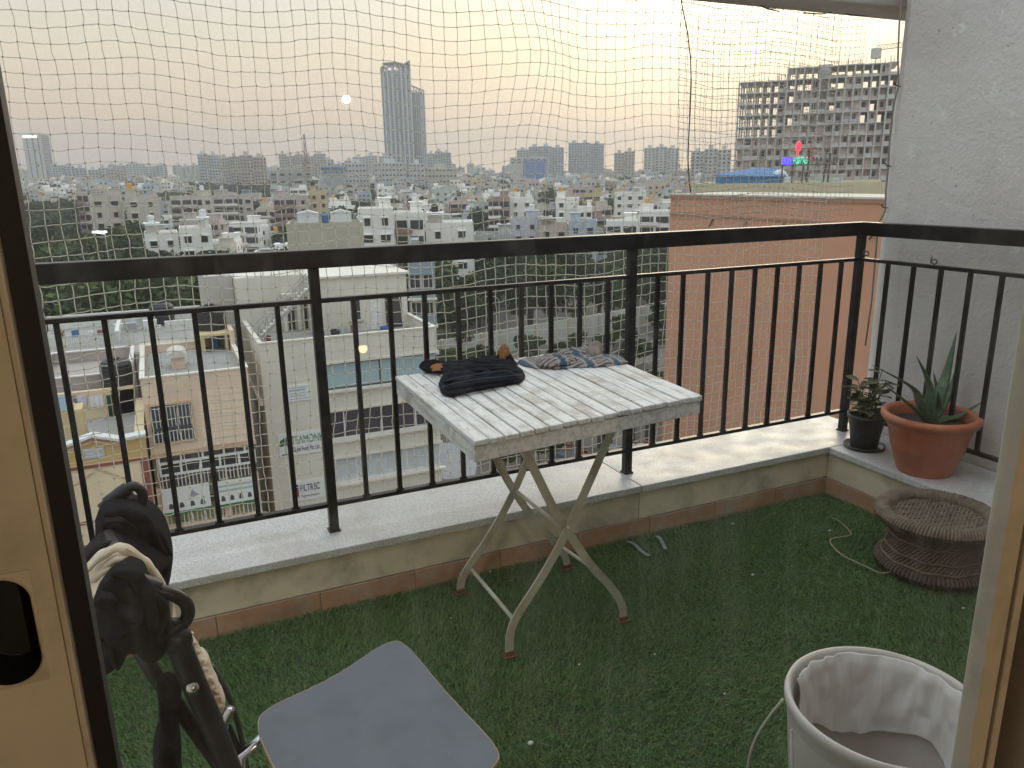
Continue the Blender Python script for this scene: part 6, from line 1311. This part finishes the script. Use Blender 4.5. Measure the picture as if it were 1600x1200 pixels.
PL = [(135,187,305,255,12,'cream','no','flat front','left half of the cream twin flats rising above dark trees'),(191,244,306,252,12,'cream','orange','flat front','right half of the cream twin flats with orange tank'),(116,134,299,300,10,'pale pink','no','front balconies','narrow pale pink house left of the cream twin flats'),
 (262,330,306,310,12,'cream','white','front balconies','wide cream flats with stacked balconies left of the lilac terrace'),(330,392,305,318,12,'beige','no','front balconies','beige flats with many balconies beside the wide cream flats'),(214,268,364,185,11,'white','white','sheet canopy','white modern house with slanted roof behind a palm'),(270,322,356,180,12,'white','white','sheet canopy','white house with pale canopies on its roof terrace'),
 (556,612,326,150,13,'white','no','flat front','large white house with barred window behind the blank beige block'),(612,660,332,156,12,'white','white','front balconies','white house with green recessed balcony'),(662,738,348,160,12,'white','black','sheet canopy','low white house with grey walls near the rail'),
 (424,480,306,300,12,'pale pink','white','front balconies','lilac pink terrace house with long balconies'),(482,510,298,310,10,'yellow','black','flat front','tall pale yellow house next to the lilac terrace'),(797,842,341,215,11,'lavender','white','flat front','lavender house with small windows near the rail'),(842,889,351,205,11,'peach','black','sheet canopy','peach house with blue canopy and clutter on its roof'),
 (889,934,345,200,10,'pale blue','no','flat front','plain pale blue house with two windows'),(868,905,309,265,11,'white','orange','outside stair','white house with zigzag outside stair'),(904,926,323,250,10,'white','no','flat front','small white cube house beside the zigzag stair'),(762,796,308,270,11,'brick red','no','front balconies','narrow red and white house with stacked balconies'),
 (796,832,309,275,11,'white','orange','flat front','white house with orange tank right of the red and white house'),(912,942,302,330,11,'yellow','no','front balconies','warm yellow house with stepped roof'),(1000,1050,330,230,12,'white','orange','front balconies','weathered white house beside the terracotta wall'),(948,998,345,215,11,'white','no','front balconies','white house with maroon shutters near the rail'),
 (960,1010,300,330,11,'white','no','sheet canopy','white house with wide flat canopy roof'),(738,798,366,175,11,'grey','black','flat front','grey walled low house just above the rail')]
for r in PL: placed(*r)
# blank beige block with two white box tanks
e, loc, W, zt = simple_block('blank_block', 441, 563, 360, 104, 10, wallm('blank_beige', (.50,.47,.38), .35), 'blank beige parapet block carrying two white box tanks', 'building', 0, 1, top_extra=False)
for xo in (-.22, .22):
    b = MB().box(W*xo-1.35, W*xo+1.35, 2, 4.6, zt+.91, zt+2.1); b.prism([(W*xo-1.4, zt+2.101), (W*xo+1.4, zt+2.101), (W*xo, zt+2.5)], 1, 1.9, 4.7); loc(b).build('box_tank', TANKW, e)
loc(MB().box(-.5, .5, 3, 5, zt+.5, zt+2.0)).build('pump_box', TANKU, e)

# ---- scattered town: nearest 250 houses one by one, the rest as one mass
ROT = RAD(-14); cR, sR = math.cos(ROT), math.sin(ROT); cells = []
for i in range(-60, 125):
    for j in range(6, 125):
        x = i*14.5+random.uniform(-2.4,2.4)+(4 if (i//5) % 2 else 0); y = j*13.5+random.uniform(-2.2,2.2)
        X, Y = x*cR-y*sR, x*sR+y*cR; d = math.hypot(X, Y); az = math.degrees(math.atan2(X, Y))
        if d < 165 or d > 1400 or az < -13 or az > 46 or (j % 6 == 0) or (i % 9 == 0 and random.random() < .8): continue
        cells.append((d, X, Y, az))
def greenland(X, Y, d, az):                      # wooded patches
    if az < 1.5 and d < 330: return True
    if az < -3.5 and d < 480: return True
    if 14 < az < 36 and d < 200: return True
    if 36 < az and d < 330: return True
    return noise.noise(Vector((X*.006, Y*.006, 4))) > .30
cells.sort(); trees_at = []; far = []; n_h = 0; HL = []
pal = ['cream']*5+['white']*6+['beige']*4+['grey']*4+['pale pink','pale pink','pale blue','lavender','yellow','mint','peach','brick red']
for d, X, Y, az in cells:
    if any((X-u)**2+(Y-v)**2 < (w+7)**2 for u, v, w in used_boxes): continue
    if greenland(X, Y, d, az):
        if random.random() < (.85 if d < 520 else .6): trees_at.append((X, Y, d))
        continue
    if random.random() < .17: trees_at.append((X, Y, d)); continue
    if random.random() < .04: continue
    fl = random.choices([2,3,4,5], [4,5,3,.7])[0] if d > 260 else random.choices([2,3], [1,1.4])[0]
    rec = (X, Y, ROT+random.choice([0,0,0,math.pi/2])*0+random.uniform(-.05,.05), random.uniform(8,12.5), random.uniform(8,11.5), fl, random.choice(pal), random.choices(['no','orange','black','white'], [5,1.6,2.2,1.8])[0], random.choice(['flat front','front balconies','outside stair','sheet canopy']))
    if n_h < 262: house(*rec); n_h += 1; HL.append(rec)
    else: far.append(rec)
# the rest: one mass of small houses
fm = MB(); fcols = list(HW); fmats = [HM[k] for k in fcols]+[GLASSD, TANKO, SHADE]
for X, Y, an, W, Dp, fl, colr, tk, ft in far:
    GB = gz(X, Y); z1 = GB+fl*3.1; t = MB(); t.mi = fcols.index(colr); t.box(-W/2, W/2, 0, Dp, GB-1, z1); t.box(-W/2+.2, -W/2+W*.4, Dp*.5, Dp*.9, z1+.001, z1+2.6); t.box(-W/2, W/2, -.02, .2, z1+.001, z1+.9); t.box(-W/2, -W/2+.2, .21, Dp, z1+.001, z1+.9)
    t.mi = len(fcols)
    for q in range(min(fl, 4)):
        z = z1-1.5-3.1*q
        for xc in (-W*.3, 0, W*.3): t.box(xc-.7, xc+.7, -.06, -.021, z-.7, z+.7)
        t.box(-W/2-.05, -W/2-.004, Dp*.3-.7, Dp*.3+.7, z-.7, z+.7)
    t.mi = len(fcols)+2; t.box(-W/2, W*.1, -.9, -.07, z1-3.2, z1-3.05)
    if tk == 'orange': t.mi = len(fcols)+1; t.box(-W*.3, -W*.3+1.3, Dp*.6, Dp*.6+1.3, z1+2.61, z1+4)
    ca, sa = math.cos(an), math.sin(an); b0 = len(fm.v); fm.v += [(X+x*ca-y*sa, Y+x*sa+y*ca, z) for x, y, z in t.v]; fm.f += [tuple(i+b0 for i in f) for f in t.f]; fm.m += t.m
fm.build('distant_town', fmats, kind='stuff', label='mass of small distant houses filling the town to the skyline', cat='town')
print('houses', n_h, 'far', len(far), 'tree cells', len(trees_at))

# ================================================================== TREES
def leafm(name, a, b_, c):
    mt, n, p = newmat(name); g = N(n, 'ShaderNodeNewGeometry'); oi = N(n, 'ShaderNodeObjectInfo'); v = coords(n, rand=True)
    r = rampn(n, g.outputs['Random Per Island'], [(0, a), (.6, b_), (1, c)]); f = noise_tex(n, v, 1.3, 3); fm_ = rampn(n, f, [(.35, (.55,)*3), (.7, (1.25,)*3)]); c2 = mixc(n, 1.0, r, fm_, 'MULTIPLY')
    o2 = rampn(n, oi.outputs['Random'], [(0, (.75,.8,.7)), (.5, (1,1,1)), (1, (1.25,1.1,.8))]); c2 = mixc(n, 1.0, c2, o2, 'MULTIPLY'); n.links.new(c2, p.inputs['Base Color']); p.inputs['Roughness'].default_value = .65; p.inputs['Specular IOR Level'].default_value = .2; return mt
LEAF = leafm('leaf_dark', (.022,.040,.016), (.045,.072,.026), (.080,.105,.040)); LEAF2 = leafm('leaf_bright', (.035,.065,.018), (.070,.11,.03), (.12,.15,.05)); PALML = leafm('palm_leaf', (.03,.05,.02), (.06,.085,.035), (.10,.115,.05)); BARK = M('bark', (.085,.065,.048), .95, var=.3, scale=8)
def crown_mesh(seed, nl, lobes, flat=.8, leaf=.085):
    r = np.random.default_rng(seed); L = [(r.normal(0,.33,3)*[1,1,.6]+[0,0,.15], r.uniform(.30,.55)) for _ in range(lobes)]; P = []
    per = nl//lobes
    for c, R_ in L:
        d = r.normal(size=(per,3)); d /= np.linalg.norm(d, axis=1)[:,None]; rad = R_*(r.uniform(.35,1,per)**.45)*(1+.18*np.sin(d[:,0]*7+c[0]*9)*np.cos(d[:,1]*6)); P.append(c+d*rad[:,None]*[1,1,flat])
    P = np.concatenate(P); n = len(P); a = r.normal(size=(n,3)); a /= np.linalg.norm(a, axis=1)[:,None]; b_ = np.cross(a, r.normal(size=(n,3))); b_ /= np.linalg.norm(b_, axis=1)[:,None]; s = leaf*r.uniform(.5,1.2,n)[:,None]
    V = np.stack([P-a*s, P+b_*s*.55, P+a*s, P-b_*s*.55], 1).reshape(-1,3); F = np.arange(n*4).reshape(-1,4); return V, F
def trunk_mesh(seed):
    r = random.Random(seed); b = MB(); b.tube([(0,0,-1.25),(.03,.02,-.8),(0,.04,-.35),(.05,0,.1)], [.075,.058,.048,.03], 8)
    for k in range(6):
        a = 2*math.pi*k/6+r.uniform(-.4,.4); z0 = -.65+.08*k; b.tube([(0,.02,z0),(.22*math.cos(a),.22*math.sin(a),z0+.28),(.48*math.cos(a),.48*math.sin(a),z0+.62+r.uniform(-.1,.2))], [.032,.022,.008], 6)
    return b
CR_DATA = []
for k in range(7):
    V, F = crown_mesh(100+k, 2600 if k < 5 else 1500, 9 if k < 5 else 7, .8 if k != 3 else 1.25, .085 if k < 5 else .12); o = np_mesh('crown', V, F, LEAF if k % 3 else LEAF2); CR_DATA.append(o.data); bpy.data.objects.remove(o)
to = trunk_mesh(3).build('trunk', BARK, smooth=True); TR_DATA = to.data; TR_LOC = to.location.copy(); bpy.data.objects.remove(to)
TR_DATA.transform(Matrix.Translation(TR_LOC))
def tree(X, Y, h, k, label, group, wid=1.0, name='leafy_tree', zb=None):
    zb = gz(X, Y) if zb is None else zb; s = h/2.0; e = empty(name, (X, Y, zb), label, 'tree', group); rz = random.uniform(0, 6.28)
    for nm, da in (('crown', CR_DATA[k]), ('trunk', TR_DATA)):
        o = bpy.data.objects.new(nm, da); COL.objects.link(o); o.parent = e; o.location = (0, 0, s*1.22); o.scale = (s*wid, s*wid, s) if nm == 'crown' else (s, s, s); o.rotation_euler.z = rz
    return e
def palm_data(seed):
    r = random.Random(seed); b = MB()
    for k in range(20):
        a = 2*math.pi*k/20+r.uniform(-.15,.15); el = r.uniform(-.15, 1.0); L = r.uniform(2.6,3.4); prev = None; n = 9
        pts = [Vector((math.cos(a)*L*t*(1-.12*t), math.sin(a)*L*t*(1-.12*t), L*(math.sin(el)*t-(.75+.2*el)*t*t))) for t in np.linspace(0,1,n)]
        for i in range(n-1):
            d = (pts[i+1]-pts[i]); s = d.cross(Vector((0,0,1))).normalized(); w = .55*math.sin(math.pi*(i+.7)/n)+.08
            for sg in (-1, 1):
                for q in range(3):
                    p0 = pts[i]+d*(q/3); b.add([p0, p0+d*.16, p0+s*sg*w+d*.45-Vector((0,0,.25*w+.15))], [(0,1,2)])
    return b
po = palm_data(4).build('crown', PALML); PALMD = po.data; pl0 = po.location.copy(); PALMD.transform(Matrix.Translation(pl0)); bpy.data.objects.remove(po)
def palm(X, Y, h, label, group):
    G = gz(X, Y); e = empty('coconut_palm', (X, Y, G), label, 'palm', group); lean = random.uniform(-.6,.6)
    MB().tube([(X,Y,G),(X+lean*.3,Y,G+h*.35),(X+lean*.8,Y,G+h*.7),(X+lean,Y,G+h)], [.26,.2,.17,.14], 8).build('trunk', BARK, e, smooth=True)
    o = bpy.data.objects.new('crown', PALMD); COL.objects.link(o); o.parent = e; o.location = (lean, 0, h); o.rotation_euler.z = random.uniform(0,6.28)
KIND = {0:'dark rounded', 1:'dark spreading', 2:'dark bushy', 3:'tall narrow', 4:'dark open crowned', 5:'small dark', 6:'small bright green'}
# dark wood at the left
n_t = 0
for k in range(64):
    d = random.uniform(88, 250)**1.0; px = random.uniform(20, 330)
    if d < 150 and px > 250: px = random.uniform(30, 250)
    if 90 < px < 345 and d < 100: d += 40
    p = polar(px, d); kk = k % 5
    if any((p.x-u)**2+(p.y-v)**2 < (w+3)**2 for u, v, w in used_boxes): continue
    tree(p.x, p.y, random.uniform(13.5, 16.5) if k % 2 else random.uniform(10.5, 13), kk, '%s %s tree of the dense wood %s' % ('taller' if k % 2 else 'shorter', KIND[kk], 'below the slab tower' if px < 125 else ('before the cream twin flats' if px < 245 else 'beside the white modern house')), 'trees of the dense left wood', random.uniform(.9,1.25)); n_t += 1
# compound trees in the middle
A, B = atZ(660,575,G), atZ(1062,499,G)
for k in range(52):
    u = random.uniform(-.05, 1.0); q = A.lerp(B, u); back = random.uniform(5, 62); dirv = Vector((q.x, q.y, 0)).normalized(); p = q+dirv*back; kk = k % 5
    h = random.uniform(8, 14) if u < .45 else random.uniform(5.5, 10)
    tree(p.x, p.y, h, kk, '%s tree behind the white compound wall %s' % (KIND[kk], {0:'near its end by the office block',1:'along its middle',2:'near its end by the terracotta wall'}[min(2, max(0, int(u*3)))]), 'trees behind the compound wall', random.uniform(.9,1.2)); n_t += 1
for k in range(40):
    u = random.uniform(.0, 1.0); q = A.lerp(B, u); front = random.uniform(4, 34); dirv = Vector((q.x, q.y, 0)).normalized(); p = q-dirv*front; kk = 5+(k % 2)
    tree(p.x, p.y, random.uniform(2.6, 4.6), kk, '%s bush before the white compound wall %s' % (KIND[kk], {0:'near its end by the office block',1:'along its middle',2:'near its end by the terracotta wall'}[min(2, max(0, int(u*3)))]), 'bushes before the compound wall', 1.35, 'bush'); n_t += 1
for px, py in ((668,560),(690,548),(716,560),(700,590),(740,600),(790,735),(815,728),(842,722),(868,716),(655,600),(880,640),(930,632),(960,620),(1000,612),(1020,630),(905,612),(850,618),(810,640)):
    q = atZ(px, py, G); kk = 5+random.randint(0,1); tree(q.x, q.y, random.uniform(2.2, 4.5), kk, '%s bush growing around the yard of scrap piles' % KIND[kk], 'bushes around the scrap yard', 1.3, 'bush'); n_t += 1
# town trees
lim = 170; extra = []
for i, (X, Y, d) in enumerate(trees_at):
    if i < lim: kk = i % 5; nb = min(HL, key=lambda r: (r[0]-X)**2+(r[1]-Y)**2); tree(X, Y, random.uniform(8.5, 14), kk, '%s tree by a %s %s storey house with %s' % (KIND[kk], nb[6], {2:'two',3:'three',4:'four',5:'five'}[nb[5]], {'no':nb[8],'orange':'orange roof tank','black':'black roof tank','white':'white roof tank'}[nb[7]]), 'trees among the town houses', random.uniform(1,1.3))
    else: extra.append((X, Y, d))
for px, d in ((238,176),(312,300),(284,330),(575,300),(604,280),(590,350),(606,420),(560,380),(985,420),(992,430),(1003,400),(478,360),(540,330),(690,420),(395,380)): p = polar(px, d); nb = min(HL, key=lambda r: (r[0]-p.x)**2+(r[1]-p.y)**2); palm(p.x, p.y, random.uniform(10,14), 'coconut palm with drooping fronds by a %s %s storey house with %s' % (nb[6], {2:'two',3:'three',4:'four',5:'five'}[nb[5]], nb[8]), 'coconut palms of the town')
V0, F0 = crown_mesh(55, 420, 6, .75, .2); VV = []; FF = []; o_ = 0
for k in range(620): 
    az_px = random.uniform(-20, 1150); p = polar(az_px, random.uniform(650, 1900)); extra.append((p.x, p.y, 1000))
for X, Y, d in extra:
    s = random.uniform(5, 8.5); VV.append(V0*[s*1.25, s*1.25, s]+[X, Y, gz(X, Y)+s*.75]); FF.append(F0+o_); o_ += len(V0)
np_mesh('distant_trees', np.concatenate(VV), np.concatenate(FF), LEAF, kind='stuff'); tag(bpy.data.objects['distant_trees'], 'far tree canopies mixed into the distant town', 'trees')
print('trees', n_t)

# ---- lit street lamp and poles
SLM = M('lamp_pole', (.40,.42,.42), .5)
q = polar(152, 150); e = empty('street_lamp', q, 'tall street lamp with two bright white heads above the dark trees', 'street lamp'); zl = zat(146, 366, 150)
MB().tube([(q.x,q.y,G),(q.x,q.y,zl)], [.14,.08], 10).build('pole', SLM, e)
for px in (138, 150):
    r_ = polar(px, 150); r_.z = zat(px, 364, 150); MB().tube([(q.x,q.y,zl-.2), (r_.x,r_.y,r_.z)], .05, 8).build('arm', SLM, e); MB().box(r_.x-.5, r_.x+.5, r_.y-.28, r_.y+.28, r_.z, r_.z+.22).build('lamp_head', emit('white_lamp', (.95,1,1), 7), e)
q = polar(776, 118); zl = zat(776, 463, 118); e = empty('street_lamp', q, 'unlit street lamp standing before the compound trees', 'street lamp'); MB().tube([(q.x,q.y,G),(q.x,q.y,zl-.6),(q.x-.6,q.y,zl),(q.x-1.7,q.y,zl+.1)], [.11,.08,.06,.05], 8).build('pole', SLM, e); MB().box(q.x-2.3, q.x-1.5, q.y-.15, q.y+.15, zl+.02, zl+.18).build('lamp_head', SLM, e)
q = polar(833, 190); zl = zat(833, 437, 190); e = empty('street_lamp', q, 'street lamp with small yellow light before the cream apartment block', 'street lamp'); MB().tube([(q.x,q.y,G),(q.x,q.y,zl)], .09, 8).build('pole', SLM, e); MB().lathe([(.001,-.35),(.3,-.2),(.35,0),(.2,.25),(.001,.35)], (q.x,q.y,zl+.3), 12).build('lamp_head', emit('yellow_lamp', (1,.75,.1), 6), e)

# ================================================================== HAZE
b = MB().box(-1400, 2600, -6, 2700, G-1.2, 150); hz_o = b.build('haze', None and [] or M('haze_tmp', (.5,.5,.5)), kind='stuff')
mt = bpy.data.materials.new('haze_air'); mt.use_nodes = True; n = mt.node_tree; n.nodes.clear(); ou = n.nodes.new('ShaderNodeOutputMaterial'); pv = n.nodes.new('ShaderNodeVolumePrincipled')
pv.inputs['Color'].default_value = (.74,.76,.80,1); pv.inputs['Density'].default_value = HAZE_DENSITY; pv.inputs['Anisotropy'].default_value = .25; n.links.new(pv.outputs[0], ou.inputs['Volume'])
hz_o.data.materials.clear(); hz_o.data.materials.append(mt); bpy.data.materials.remove(MATS['haze_tmp']); tag(hz_o, 'grey evening haze filling the air over the town', 'haze')

# lettering becomes plain mesh
dg = bpy.context.evaluated_depsgraph_get()
for o in [q for q in list(bpy.data.objects) if q.type == 'FONT']:
    me = bpy.data.meshes.new_from_object(o.evaluated_get(dg)); n_ = bpy.data.objects.new('lettering', me); COL.objects.link(n_); n_.parent = o.parent; n_.location = o.location; n_.rotation_euler = o.rotation_euler; n_.scale = o.scale
    bpy.data.objects.remove(o)
